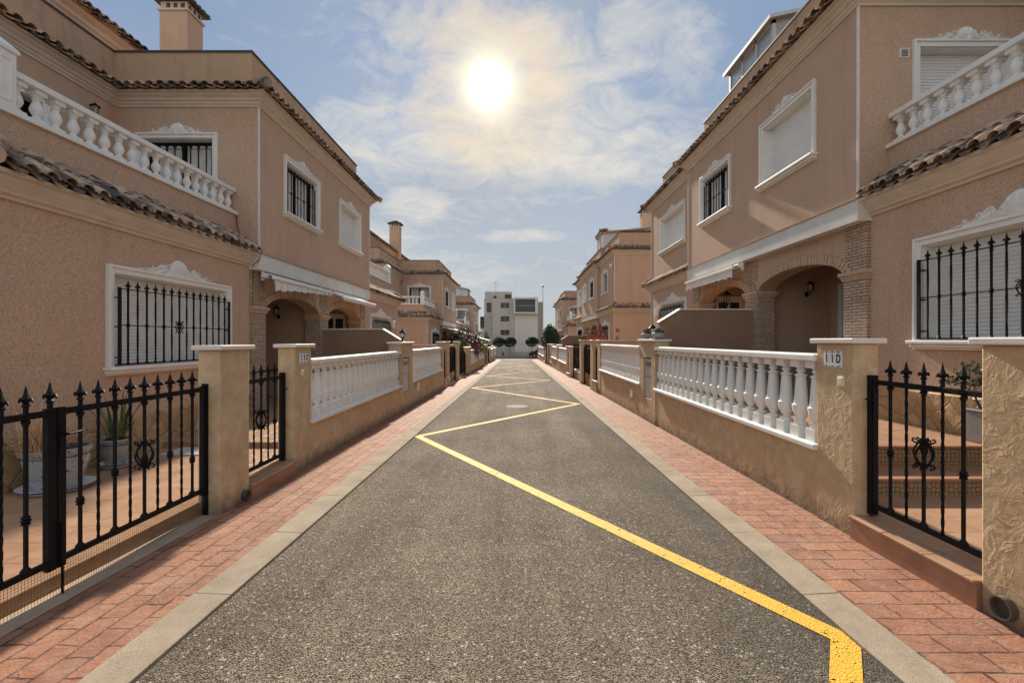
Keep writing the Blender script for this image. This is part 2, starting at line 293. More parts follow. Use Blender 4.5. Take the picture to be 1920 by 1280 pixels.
# ------------------------------------------------------------------ mesh builder
class MB:
    def __init__(s): s.v = []; s.f = []; s.mi = []; s.cur = 0; s.xf = None
    def add(s, vs, fs):
        b = len(s.v)
        s.v += [s.xf(*p) for p in vs] if s.xf else [tuple(p) for p in vs]
        s.f += [tuple(i+b for i in f) for f in fs]; s.mi += [s.cur]*len(fs)
    def box(s, x0, x1, y0, y1, z0, z1):
        s.add([(x0,y0,z0),(x1,y0,z0),(x1,y1,z0),(x0,y1,z0),(x0,y0,z1),(x1,y0,z1),(x1,y1,z1),(x0,y1,z1)],
              [(0,3,2,1),(4,5,6,7),(0,1,5,4),(1,2,6,5),(2,3,7,6),(3,0,4,7)])
    def quad(s, a, b, c, d): s.add([a, b, c, d], [(0, 1, 2, 3)])
    def prism(s, poly, h0, h1, ax=2):    # poly in the two other axes
        def P(a, b, h): return {2: (a, b, h), 0: (h, a, b), 1: (a, h, b)}[ax]
        n = len(poly); vs = [P(a, b, h0) for a, b in poly]+[P(a, b, h1) for a, b in poly]
        s.add(vs, [tuple(range(n)), tuple(range(2*n-1, n-1, -1))]+[(i, (i+1) % n, n+(i+1) % n, n+i) for i in range(n)])
    def tube(s, pts, r, n=6, caps=True):
        pts = [Vector(p) for p in pts]; rs = r if isinstance(r, (list, tuple)) else [r]*len(pts); vs = []; fs = []
        up = Vector((0, 0, 1)); prev = None
        for i, p in enumerate(pts):
            d = (pts[min(i+1, len(pts)-1)]-pts[max(i-1, 0)]).normalized()
            if prev is None: a = d.cross(up if abs(d.z) < .95 else Vector((1, 0, 0))).normalized()
            else: a = (prev-d*prev.dot(d)).normalized()
            prev = a; b = d.cross(a)
            vs += [tuple(p+(a*cos(2*pi*k/n)+b*sin(2*pi*k/n))*rs[i]) for k in range(n)]
        for i in range(len(pts)-1):
            for k in range(n): fs.append((i*n+k, i*n+(k+1) % n, (i+1)*n+(k+1) % n, (i+1)*n+k))
        if caps: fs += [tuple(range(n))[::-1], tuple(range((len(pts)-1)*n, len(pts)*n))]
        s.add(vs, fs)
    def lathe(s, prof, c=(0, 0, 0), n=14, sq=None, caps=True):   # prof (r, z)
        vs = []; fs = []
        for r, z in prof:
            for k in range(n):
                t = 2*pi*(k+.5)/n; vs.append((c[0]+r*cos(t), c[1]+r*sin(t), c[2]+z))
        for i in range(len(prof)-1):
            for k in range(n): fs.append((i*n+k, i*n+(k+1) % n, (i+1)*n+(k+1) % n, (i+1)*n+k))
        if caps: fs += [tuple(range(n))[::-1], tuple(range((len(prof)-1)*n, len(prof)*n))]
        s.add(vs, fs)
    def ball(s, c, r, n=10, m=7, sx=1, sy=1, sz=1, jit=0):
        vs = []; fs = []
        for j in range(m+1):
            ph = pi*j/m
            for k in range(n):
                q = r*(1+random.uniform(-jit, jit)); vs.append((c[0]+q*sx*sin(ph)*cos(2*pi*k/n), c[1]+q*sy*sin(ph)*sin(2*pi*k/n), c[2]+q*sz*cos(ph)))
        for j in range(m):
            for k in range(n): fs.append((j*n+k, j*n+(k+1) % n, (j+1)*n+(k+1) % n, (j+1)*n+k))
        s.add(vs, fs)
    def sweep(s, prof, path, cap=True, close=False):   # prof (out, z), path [(u, v)], out = left of travel
        n = len(path); P = [Vector(p) for p in path]; offs = []
        for i in range(n):
            d1 = (P[i+1]-P[i]).normalized() if i < n-1 else None; d0 = (P[i]-P[i-1]).normalized() if i > 0 else None
            if d0 is None: d0 = d1
            if d1 is None: d1 = d0
            a = Vector((-d0.y, d0.x)); b = Vector((-d1.y, d1.x)); offs.append((a+b)/(1+a.dot(b)))
        m = len(prof); vs = []; fs = []
        for i in range(n):
            for o, z in prof: q = P[i]+offs[i]*o; vs.append((q.x, q.y, z))
        for i in range(n-1):
            for k in range(m-1 if not close else m):
                k2 = (k+1) % m; fs.append((i*m+k, i*m+k2, (i+1)*m+k2, (i+1)*m+k))
        if cap: fs += [tuple(range(m)), tuple(range((n-1)*m, n*m))[::-1]]
        s.add(vs, fs)
    def wall(s, a0, a1, z0, z1, holes, n=0., rev=.16):   # a wall sheet in (a, n, z) with openings and their reveals
        A = sorted({a0, a1, *[h[0] for h in holes], *[h[1] for h in holes]}); Z = sorted({z0, z1, *[h[2] for h in holes], *[h[3] for h in holes]})
        for i in range(len(A)-1):
            for j in range(len(Z)-1):
                ca = (A[i]+A[i+1])/2; cz = (Z[j]+Z[j+1])/2
                if any(h[0] < ca < h[1] and h[2] < cz < h[3] for h in holes): continue
                s.quad((A[i], n, Z[j]), (A[i+1], n, Z[j]), (A[i+1], n, Z[j+1]), (A[i], n, Z[j+1]))
        for b0, b1, c0, c1 in holes:
            for p, q in (((b0, c0), (b1, c0)), ((b1, c0), (b1, c1)), ((b1, c1), (b0, c1)), ((b0, c1), (b0, c0))):
                s.quad((p[0], n, p[1]), (q[0], n, q[1]), (q[0], n-rev, q[1]), (p[0], n-rev, p[1]))
    def build(s, name, mats, parent=None, T=None, smooth=None, bevel=0, org=None):
        O = Vector(org) if org is not None else (Vector(parent['_o']) if parent is not None and '_o' in parent else Vector((0, 0, 0)))
        if parent is None and org is None:
            q = [T(*p) for p in s.v] if T else s.v; lo = [min(p[i] for p in q) for i in range(3)]; hi = [max(p[i] for p in q) for i in range(3)]
            O = Vector(((lo[0]+hi[0])/2, (lo[1]+hi[1])/2, lo[2]))
        me = bpy.data.meshes.new(name)
        vs = [Vector(T(*p)) - O if T else Vector(p)-O for p in s.v]
        me.from_pydata(vs, [], s.f)
        mats = [mats] if isinstance(mats, str) else mats
        for m in mats: me.materials.append(MATS[m])
        for p, i in zip(me.polygons, s.mi): p.material_index = i
        bm = bmesh.new(); bm.from_mesh(me); bmesh.ops.recalc_face_normals(bm, faces=bm.faces); bm.to_mesh(me); bm.free()
        if smooth: me.shade_smooth(); me.set_sharp_from_angle(angle=radians(smooth))
        return put_mesh(name, me, parent, O if parent is None or '_o' not in parent else None, bevel)
def put_mesh(name, me, parent=None, loc=None, bevel=0):
    o = bpy.data.objects.new(name, me); S.collection.objects.link(o)
    if parent is not None: o.parent = parent
    if loc is not None: o.location = loc
    if bevel:
        b = o.modifiers.new('bevel', 'BEVEL'); b.width = bevel; b.segments = 2; b.limit_method = 'ANGLE'; b.angle_limit = radians(40)
    return o
def tag(o, label=None, cat=None, group=None, kind=None):
    if label: o['label'] = label
    if cat: o['category'] = cat
    if group: o['group'] = group
    if kind: o['kind'] = kind
    return o
def thing(name, loc, label, cat, group=None):
    o = bpy.data.objects.new(name, None); S.collection.objects.link(o); o.location = loc; o.empty_display_size = .3
    o['_o'] = list(loc); return tag(o, label, cat, group)
def subof(o, root): o['_o'] = list(root['_o']); return o     # a part that gets sub-parts: same local frame as its thing
ORD = ['first', 'second', 'third', 'fourth', 'fifth', 'sixth', 'seventh', 'eighth', 'ninth', 'tenth', 'eleventh', 'twelfth', 'thirteenth', 'fourteenth',
       'fifteenth', 'sixteenth', 'seventeenth', 'eighteenth', 'nineteenth', 'twentieth', 'twenty-first', 'twenty-second', 'twenty-third', 'twenty-fourth', 'twenty-fifth']
SIDE = {-1: 'left', 1: 'right'}
SLOPE = .015
def rz(y): return -SLOPE*y

# ------------------------------------------------------------------ setting
YEND = 63.5
def sheet(name, x0, x1, y0, y1, dz, mat, kind='structure', n=1):
    b = MB(); 
    b.quad((x0, y0, rz(y0)+dz), (x1, y0, rz(y0)+dz), (x1, y1, rz(y1)+dz), (x0, y1, rz(y1)+dz))
    return tag(b.build(name, mat), kind=kind)
b = MB()
for (ya, za), (yb, zb) in zip([(-60, rz(-60)-.03), (YEND, rz(YEND)-.03)], [(YEND, rz(YEND)-.03), (2500, rz(YEND)-.03)]):
    b.quad((-900, ya, za), (900, ya, za), (900, yb, zb), (-900, yb, zb))
tag(b.build('ground', 'ground'), kind='structure')
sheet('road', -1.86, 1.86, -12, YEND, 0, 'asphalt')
b = MB(); b.quad((-70, YEND, rz(YEND)+.004), (70, YEND, rz(YEND)+.004), (70, 72.5, rz(YEND)+.004), (-70, 72.5, rz(YEND)+.004)); tag(b.build('cross_road', 'asphalt'), kind='structure')
b = MB(); b.quad((-1.86, 61.6, rz(61.6)+.006), (1.86, 61.6, rz(61.6)+.006), (3.2, YEND+.5, rz(YEND)+.012), (-3.2, YEND+.5, rz(YEND)+.012)); tag(b.build('crossing_apron', 'pale_road'), kind='structure')
for sx in (-1, 1):
    # kerb stones laid end to end: a shallow, slightly dished edge
    b = MB(); y = -4.
    while y < YEND:
        L = 1.0; t = .028+random.uniform(-.002, .002); g = .003
        xa, xb = sx*1.83, sx*(2.06+random.uniform(-.003, .003))
        lo_, hi_ = min(xa, xb), max(xa, xb)
        ya, yb = y+g, min(y+L, YEND)
        zi = lambda yy, h: rz(yy)+h
        h_in, h_out = (.022, .036)
        vs = [(xa, ya, zi(ya, -.05)), (xb, ya, zi(ya, -.05)), (xb, yb, zi(yb, -.05)), (xa, yb, zi(yb, -.05)),
              (xa, ya, zi(ya, h_in)), (xb, ya, zi(ya, t+.006)), (xb, yb, zi(yb, t+.006)), (xa, yb, zi(yb, h_in))]
        b.add(vs, [(0, 3, 2, 1), (4, 5, 6, 7), (0, 1, 5, 4), (1, 2, 6, 5), (2, 3, 7, 6), (3, 0, 4, 7)]); y += L
    o = tag(b.build('kerb', 'kerb'), kind='structure')
    m_ = o.modifiers.new('bevel', 'BEVEL'); m_.width = .004; m_.segments = 2
    xs = sorted((sx*2.05, sx*2.80)); sheet('pavement', xs[0], xs[1], -4, YEND, .03, 'paver_along' if sx < 0 else 'paver_across')
    xs = sorted((sx*2.79, sx*3.1)); sheet('threshold_strip', xs[0], xs[1], -4, YEND, .034, 'threshold')
# yellow zigzag line
ZIG = [(-1.3, -1.9), (1.06, 1.5), (1.80, 2.57), (-1.78, 8.45), (1.74, 13.3), (-1.77, 18.6), (1.6, 22.9), (-1.72, 26.3), (1.6, 32.2), (-1.7, 37), (1.6, 42), (-1.7, 47), (1.6, 52)]
def line_strip(pts, w):
    b = MB(); n = len(pts); P = [Vector(p) for p in pts]; L_ = []; R_ = []
    for i in range(n):
        d0 = (P[i]-P[i-1]).normalized() if i else (P[1]-P[0]).normalized(); d1 = (P[i+1]-P[i]).normalized() if i < n-1 else d0
        n0 = Vector((-d0.y, d0.x)); n1 = Vector((-d1.y, d1.x)); k = 1+n0.dot(n1)
        if k < .45:   # sharp turn: blunt it
            L_ += [P[i]+n0*w/2, P[i]+n1*w/2]; R_ += [P[i]-n0*w/2, P[i]-n1*w/2]
        else:
            m_ = (n0+n1)/k; L_.append(P[i]+m_*w/2); R_.append(P[i]-m_*w/2)
    for i in range(len(L_)-1):
        q = [L_[i], L_[i+1], R_[i+1], R_[i]]; b.quad(*[(p.x, p.y, rz(p.y)+.004+.0004*(i % 2)) for p in q])
    return b
tag(line_strip(ZIG, .135).build('yellow_line', 'yellow_paint'), kind='structure')
for i, (x, y) in enumerate([(0, 12.75), (-.05, 35)]):
    b = MB(); b.lathe([(.31, -.01), (.31, .006), (.30, .009), (.27, .009), (.265, .006), (0.001, .007)], (x, y, rz(y)), 28)
    tag(b.build('manhole_cover', 'manhole'), ['round pale manhole cover in the near part of the lane', 'small round manhole cover far down the lane'][i], 'manhole cover')

# ------------------------------------------------------------------ ironwork pieces
def finial(b, z, k=1., sx=0, sy=0):
    b.lathe([(.010*k, 0), (.020*k, .006*k), (.020*k, .018*k), (.011*k, .026*k), (.013*k, .034*k), (.022*k, .050*k), (.017*k, .068*k), (.011*k, .085*k), (.006*k, .112*k), (.001, .132*k)], (sx, sy, z), 8)
    for q in range(4):
        a = q*pi/2; c, s_ = cos(a), sin(a)
        pts = [(sx+c*r*k, sy+s_*r*k, z+h*k) for r, h in ((.010, .030), (.022, .044), (.034, .052), (.040, .042), (.036, .032))]
        b.tube(pts, [.007*k, .008*k, .008*k, .006*k, .004*k], 5)
def knot(b, z, k=1., sx=0, sy=0):
    b.lathe([(.008*k, -.028*k), (.020*k, -.022*k), (.022*k, -.014*k), (.015*k, -.009*k), (.026*k, 0), (.015*k, .009*k), (.022*k, .014*k), (.020*k, .022*k), (.008*k, .028*k)], (sx, sy, z), 8)
def sqbar(b, z0, z1, w=.012, twist=0, sx=0, sy=0):
    n = max(2, int((z1-z0)/.02)) if twist else 2; vs = []; fs = []
    for i in range(n):
        z = z0+(z1-z0)*i/(n-1); a = twist*(z-z0)+pi/4
        for k in range(4): vs.append((sx+w*.707*cos(a+k*pi/2)*1.0, sy+w*.707*sin(a+k*pi/2), z))
    for i in range(n-1):
        for k in range(4): fs.append((i*4+k, i*4+(k+1) % 4, i*4+4+(k+1) % 4, i*4+4+k))
    b.add(vs, fs+[(3, 2, 1, 0), tuple(range(n*4-4, n*4))])
def rosette(b, z, k=1., sx=0, sy=0, n=0):    # a cage of scrolls around the bar
    for q in range(6):
        a = q*pi/3; c, s_ = cos(a), sin(a); pts = []
        for j in range(9):
            t = j/8; h = -.075+.15*t; r = .012+.036*sin(pi*t)
            aa = a+.9*(t-.5); pts.append((sx+cos(aa)*r*k, sy+sin(aa)*r*k, z+h*k))
        b.tube(pts, .0055*k, 5)
        for e in (-1, 1):
            pts = [(sx+cos(a+.45*e)*r*k, sy+sin(a+.45*e)*r*k, z+e*h*k) for r, h in ((.02, .06), (.04, .062), (.052, .074), (.046, .086), (.036, .08))]
            b.tube(pts, .005*k, 4)
    b.lathe([(.012*k, -.09*k), (.02*k, -.082*k), (.012*k, -.07*k)], (sx, sy, z), 8); b.lathe([(.012*k, .07*k), (.02*k, .082*k), (.012*k, .09*k)], (sx, sy, z), 8)
BARS = {}
def bar_mesh(kind, h):
    """bar of gate from 0 to h (bottom rail to top rail) with its finial"""
    key = (kind, round(h, 3))
    if key in BARS: return BARS[key]
    b = MB(); w = .015
    if kind == 'twist': sqbar(b, 0, h, w, 95)
    else:
        sqbar(b, 0, h, w+.002); 
        if kind == 'knot': knot(b, h*.45, 1.1)
        if kind == 'lowknot': knot(b, h*.33, 1.1)
        if kind == 'rose': rosette(b, h*.52, 1.25)
        b.lathe([(.03, .0), (.028, .012), (.014, .03), (.012, .04)], (0, 0, 0), 8); b.lathe([(.010, h-.085), (.016, h-.06), (.026, h-.04), (.016, h-.028), (.028, h-.02), (.03, h-.004)], (0, 0, 0), 8)
    sqbar(b, h, h+.055, .018); finial(b, h+.045, 1.0)
    o = b.build('bar', 'iron', smooth=40); me = o.data; bpy.data.objects.remove(o); BARS[key] = me; return me
def gate(name, side, y0, y1, zb, zt, label, leafs=1, mesh_strip=False, x=2.92, finial_on_stile=False, group=None):
    zg = rz((y0+y1)/2)
    g = thing(name, (side*x, (y0+y1)/2, zb), label, 'gate', group)
    O = Vector(g['_o']); n = leafs; w = (y1-y0)/n
    for i in range(n):
        a, c = y0+i*w+.006, y0+(i+1)*w-.006; st = .052
        f = MB()
        f.box(-.02, .02, a, a+st, zb-.03, zt+.01); f.box(-.02, .02, c-st, c, zb-.03, zt+.01)
        f.box(-.018, .018, a+st, c-st, zt-.038, zt); f.box(-.018, .018, a+st, c-st, zb, zb+.034)
        f.v = [(p[0]+side*x, p[1], p[2]) for p in f.v]
        f.build('frame', 'iron', g, bevel=.003)
        if n == 2: ys = [(a+.168+.1355*k) if i else (c-.168-.1355*k) for k in range(9)]; ys = [v for v in ys if a+st+.02 < v < c-st-.02]
        else: ys = sorted([c-st-.15-.15*k for k in range(6) if c-st-.15-.15*k > a+.03])
        nb = len(ys)
        for k in range(nb):
            yy = ys[k]
            mid = nb//2
            kind = 'rose' if k == mid and nb >= 5 else ('twist' if (k-mid) % 2 else ('knot' if (k-mid) % 4 else 'lowknot'))
            put_mesh('bar', bar_mesh(kind, round(zt-zb-.04, 3)), g, (0, yy-O.y, .03))
    if n == 2 or finial_on_stile:
        f = MB(); ym = y0+w-.03; sqbar(f, zt, zt+.05, .02, 0, side*x, ym); finial(f, zt+.04, 1.05, side*x, ym); f.build('finial', 'iron', g, smooth=40)
    # lever and latch
    f = MB(); yl = (y0+w+.03) if n == 2 else y1-.03; s2 = -side; d = 1 if n == 2 else -1
    f.tube([(side*x+s2*.02, yl, zt-.16), (side*x+s2*.06, yl, zt-.16), (side*x+s2*.062, yl+d*.13, zt-.155)], .008, 6); f.box(side*x-.026, side*x+.026, yl-.02, yl+.02, zt-.28, zt-.1)
    f.build('handle', 'iron', g)
    if n == 2:
        f = MB(); f.tube([(side*x-side*.03, y0+w+.02, zb+.25), (side*x-side*.03, y0+w+.02, rz(y0+w)+.04)], .008, 6); f.tube([(side*x-side*.03, y0+w+.02, zb+.25), (side*x-side*.09, y0+w-.03, zb+.26)], .007, 6); f.build('drop_bolt', 'iron', g)
        f = MB(); f.box(side*x-.03, side*x+.03, y1-.012, y1+.03, rz(y1)+.02, zt+.03); f.tube([(side*x, y1, zt+.02), (side*x, y1+.06, zt+.02)], .008, 6); f.build('hinge_post', 'iron', g, bevel=.003)
    else:
        f = MB(); f.box(side*x-.03, side*x+.03, y1-.05, y1+.0, zb-.06, zt+.035); f.build('hinge_post', 'iron', g, bevel=.003)
    if mesh_strip:
        f = MB(); y = y0+.02
        while y < y1-.02:
            z0 = rz(y)+.035; f.box(side*x-.0008, side*x+.0008, y-.0009, y+.0009, z0, zb); y += .019
        z = .04
        while z < zb:
            f.box(side*x-.0008, side*x+.0008, y0, y1, z-.0009, z+.0009); z += .019
        f.build('wire_mesh', 'brass', g)
    return g

# ------------------------------------------------------------------ boundary pieces
def baluster_mesh():
    b = MB(); H = .77; w = .058
    def blk(z0, z1, w): b.box(-w, w, -w, w, z0, z1)
    blk(0, .115, w); 
    P = [(.045, .115), (.052, .125), (.052, .14), (.030, .152), (.026, .165), (.046, .205), (.060, .25), (.063, .285), (.066, .30), (.066, .318), (.055, .325), (.053, .34), (.048, .45), (.041, .56), (.037, .60),
         (.047, .606), (.047, .622), (.026, .632), (.023, .642), (.036, .658), (.036, .672), (.026, .684), (.044, .70)]
    b.lathe([(r, z) for r, z in P], n=16); blk(.70, H, w)
    o = b.build('baluster', 'plaster_cast', smooth=50); me = o.data; bpy.data.objects.remove(o)
    for v_ in me.vertices: v_.co.x *= 1.2; v_.co.y *= 1.2
    return me, H
def small_baluster_mesh():
    b = MB(); H = .375
    b.box(-.062, .062, -.062, .062, 0, .05); b.box(-.064, .064, -.064, .064, .325, H)
    b.lathe([(.055, .05), (.05, .062), (.032, .08), (.03, .09), (.05, .12), (.062, .155), (.060, .18), (.046, .22), (.033, .25), (.031, .265), (.042, .27), (.042, .28), (.033, .285), (.04, .30), (.058, .325)], n=14)
    o = b.build('baluster', 'plaster_cast', smooth=50); me = o.data; bpy.data.objects.remove(o); return me, H
BAL, BALH = baluster_mesh(); SBAL, SBALH = small_baluster_mesh()
XW = 2.78
pcount = {-1: 0, 1: 0}; bcount = {-1: 0, 1: 0}; gcount = {-1: 0, 1: 0}
def xb(side, a, b_): return sorted((side*a, side*b_))
def lumpy(o, w=.004): return o
def pillar(side, y0, y1, ztop, wide=.21, label=None, number=None, bell=False, meter=False, pipe=False):
    i = pcount[side]; pcount[side] += 1
    lab = label or 'ochre stucco pillar with pale cap, %s from the camera along the %s pavement' % (ORD[i], SIDE[side])
    p = thing('gate_pillar' if not meter else 'meter_pillar', (side*(XW+.1), (y0+y1)/2, rz(y0)), lab, 'pillar', 'pillars along the %s pavement' % SIDE[side])
    xa, xc = xb(side, XW, XW+wide)
    b = MB(); T = None
    zb = rz(y1)-.35
    if not meter:
        b.box(xa, xc, y0, y1, zb, ztop-.045)
    else:   # street face with a niche for the meter doors
        m0, m1 = y0+(y1-y0)*.22, y0+(y1-y0)*.72; z0n, z1n = .30+ztop-1.55, 1.17+ztop-1.55; dp = .05
        fx = side*XW; bx = side*(XW+dp)
        b.xf = lambda a, n, z: (side*(XW-n), a, z)
        b.wall(y0, y1, zb, ztop-.045, [(m0, m1, z0n, z1n)], 0, dp+.02)
        b.quad((y0, 0, zb), (y0, -wide-.08, zb), (y0, -wide-.08, ztop-.045), (y0, 0, ztop-.045)); b.quad((y1, 0, zb), (y1, -wide-.08, zb), (y1, -wide-.08, ztop-.045), (y1, 0, ztop-.045))
        b.quad((y0, -wide-.08, zb), (y1, -wide-.08, zb), (y1, -wide-.08, ztop-.045), (y0, -wide-.08, ztop-.045))
        xc_ = side*(XW+wide+.08); xa, xc = sorted((side*XW, xc_))
    b.build('shaft', 'trowelled', p, bevel=0 if meter else .012)
    b = MB(); b.box(xa-.04, xc+.04, y0-.045, y1+.045, ztop-.045, ztop); b.build('cap', 'coping_cream', p, bevel=.009)
    fx = lambda n: side*(XW-n)
    if meter:
        zm = (z0n+z1n)/2+.02
        for k, (a, c) in enumerate(((z0n+.01, zm-.006), (zm+.006, z1n-.03))):
            b = MB(); q = xb(side, XW+.03, XW+.055); b.box(q[0], q[1], m0+.015, m1-.015, a, c); d = subof(b.build('meter_door', 'meter_grey', p, bevel=.004), p)
            if k:
                b = MB()
                for e in ((.18, .46), (.54, .82)):
                    q = xb(side, XW+.02, XW+.032); b.box(q[0], q[1], m0+(m1-m0)*e[0], m0+(m1-m0)*e[1], c-.17, c-.07)
                b.build('meter_window', 'meter_window', d)
    if number:
        yc = y0+(y1-y0)*.52; zc = ztop-.045-.135; tw = .078; hh = .14; n = len(number)
        for k, ch in enumerate(number):
            # letters read left to right as seen from the lane
            yy = yc+(k-(n-1)/2)*tw*(1 if side < 0 else -1)
            b = MB(); q = xb(side, XW+.002, XW-.008); b.box(q[0], q[1], yy-tw/2+.001, yy+tw/2-.001, zc-hh/2, zc+hh/2); tl = subof(b.build('number_tile', 'tile_ceramic', p, bevel=.002), p)
            b = MB()
            for e in (-1, 1):
                for t_ in range(-2, 3): b.ball((fx(.009), yy+t_*.011, zc+e*(.064-.002*abs(t_))), .0036, 6, 4)
                b.ball((fx(.009), yy, zc+e*.059), .005, 6, 4)
            b.build('tile_border', 'ink_blue', tl)
            cu = bpy.data.curves.new('digit', 'FONT'); cu.body = ch; cu.size = .104; cu.extrude = .0015; cu.offset = .0022; cu.align_x = 'CENTER'; cu.align_y = 'CENTER'
            to = bpy.data.objects.new('t', cu); S.collection.objects.link(to); bpy.context.view_layer.update()
            me = bpy.data.meshes.new_from_object(to); bpy.data.objects.remove(to)
            R_ = Matrix.Rotation(-side*pi/2, 4, 'Z') @ Matrix.Rotation(pi/2, 4, 'X') @ Matrix.Diagonal((.72, 1., 1, 1))
            me.transform(Matrix.Translation(Vector((fx(.0095), yy, zc)))@R_); me.transform(Matrix.Translation(-Vector(p['_o'])))
            me.materials.clear(); me.materials.append(MATS['ink_blue']); put_mesh('numeral', me, tl)
    if bell:
        b = MB(); zc = ztop-.37; yy = y0+(y1-y0)*(.42 if side < 0 else .30); q = xb(side, XW+.002, XW-.014); b.box(q[0], q[1], yy-.04, yy+.04, zc-.045, zc+.045); d = subof(b.build('doorbell', 'ivory', p, bevel=.006), p)
        b = MB(); q = xb(side, XW-.013, XW-.02); b.box(q[0], q[1], yy-.024, yy+.024, zc-.03, zc+.03); b.build('button', 'ivory', d, bevel=.003)
    return p
def balustrade(side, y0, y1, zsill, zrail, label, nb=None):
    i = bcount[side]; bcount[side] += 1
    g = thing('garden_balustrade', (side*(XW+.1), (y0+y1)/2, rz(y0)), label, 'balustrade', 'white balustrades along the %s pavement' % SIDE[side])
    O = Vector(g['_o'])
    b = MB(); q = xb(side, XW+.012, XW+.2); b.box(q[0], q[1], y0, y1, rz(y1)-.35, zsill-.055); b.build('base_wall', 'trowelled', g)
    b = MB(); q = xb(side, XW-.045, XW+.235); b.box(q[0], q[1], y0-.02, y1+.0, zsill-.055, zsill); b.build('sill', 'plaster_dirty', g, bevel=.012)
    b = MB(); q = xb(side, XW-.025, XW+.2); b.box(q[0], q[1], y0, y1, zrail-.068, zrail); b.build('handrail', 'plaster_white', g, bevel=.014)
    n = nb or round((y1-y0)/.262); h = zrail-.068-zsill; ks = h/BALH
    for k in range(n):
        o = put_mesh('baluster', BAL, g, (side*(XW+.085)-O.x, y0+(y1-y0)*(k+.5)/n-O.y, zsill-O.z)); o.scale = (1, 1, ks)
    return g
def step(side, y0, y1, ztop, label):
    g = thing('gate_step', (side*2.9, (y0+y1)/2, rz(y0)), label, 'step')
    b = MB(); q = xb(side, 2.75, 3.3); b.box(q[0], q[1], y0, y1, rz(y1)-.2, ztop-.022); b.build('riser', 'terracotta_plain', g, bevel=.004)
    b = MB(); q = xb(side, 2.735, 3.3); n = max(1, round((y1-y0)/.34)); w = (y1-y0)/n
    for k in range(n): b.box(q[0], q[1], y0+k*w+.002, y0+(k+1)*w-.002, ztop-.022, ztop)
    b.build('tread', 'terracotta', g, bevel=.006)
def drain(side, y, z=.1, r=.055):
    b = MB(); n = 18; vs = []; x0 = side*(XW-.045); x1 = side*(XW+.1)
    for rr, x in ((r, x0), (r, x1), (r*.86, x1), (r*.86, x0)):
        vs += [(x, y+rr*cos(2*pi*k/n), z+rr*sin(2*pi*k/n)) for k in range(n)]
    fs = [(j*n+k, j*n+(k+1) % n, ((j+1) % 4)*n+(k+1) % n, ((j+1) % 4)*n+k) for j in range(4) for k in range(n)]
    b.add(vs, fs); b.add([(side*(XW-.002), y+r*.88*cos(2*pi*k/n), z+r*.88*sin(2*pi*k/n)) for k in range(n)], [tuple(range(n))])
    o = b.build('drain_pipe', 'pipe_dark', smooth=40); return tag(o, 'round drain pipe mouth at the foot of the %s wall beside the gate step' % SIDE[side], 'drain pipe')

def lantern(x, y, z, label, h=.34):
    g = thing('pillar_lantern', (x, y, z), label, 'lantern')
    b = MB(); b.lathe([(.065, 0), (.065, .012), (.03, .025), (.018, .045), (.018, .085), (.035, .10), (.045, .12), (.052, .125)], (x, y, z), 12); b.build('stem', 'iron', g, smooth=40)
    b = MB(); b.lathe([(.044, .125), (.066, .235)], (x, y, z), 6, caps=False); b.build('glass_panes', 'lantern_glass', g)
    b = MB()
    for k in range(6):
        a = 2*pi*(k+.5)/6; b.tube([(x+.046*cos(a), y+.046*sin(a), z+.125), (x+.069*cos(a), y+.069*sin(a), z+.236)], .0045, 4)
    b.build('cage', 'iron', g)
    b = MB(); b.lathe([(.085, .232), (.088, .24), (.06, .268), (.035, .29), (.03, .30), (.014, .308), (.012, .32), (.014, .328), (.001, .345)], (x, y, z), 12); b.build('roof', 'iron', g, smooth=40)
    return g

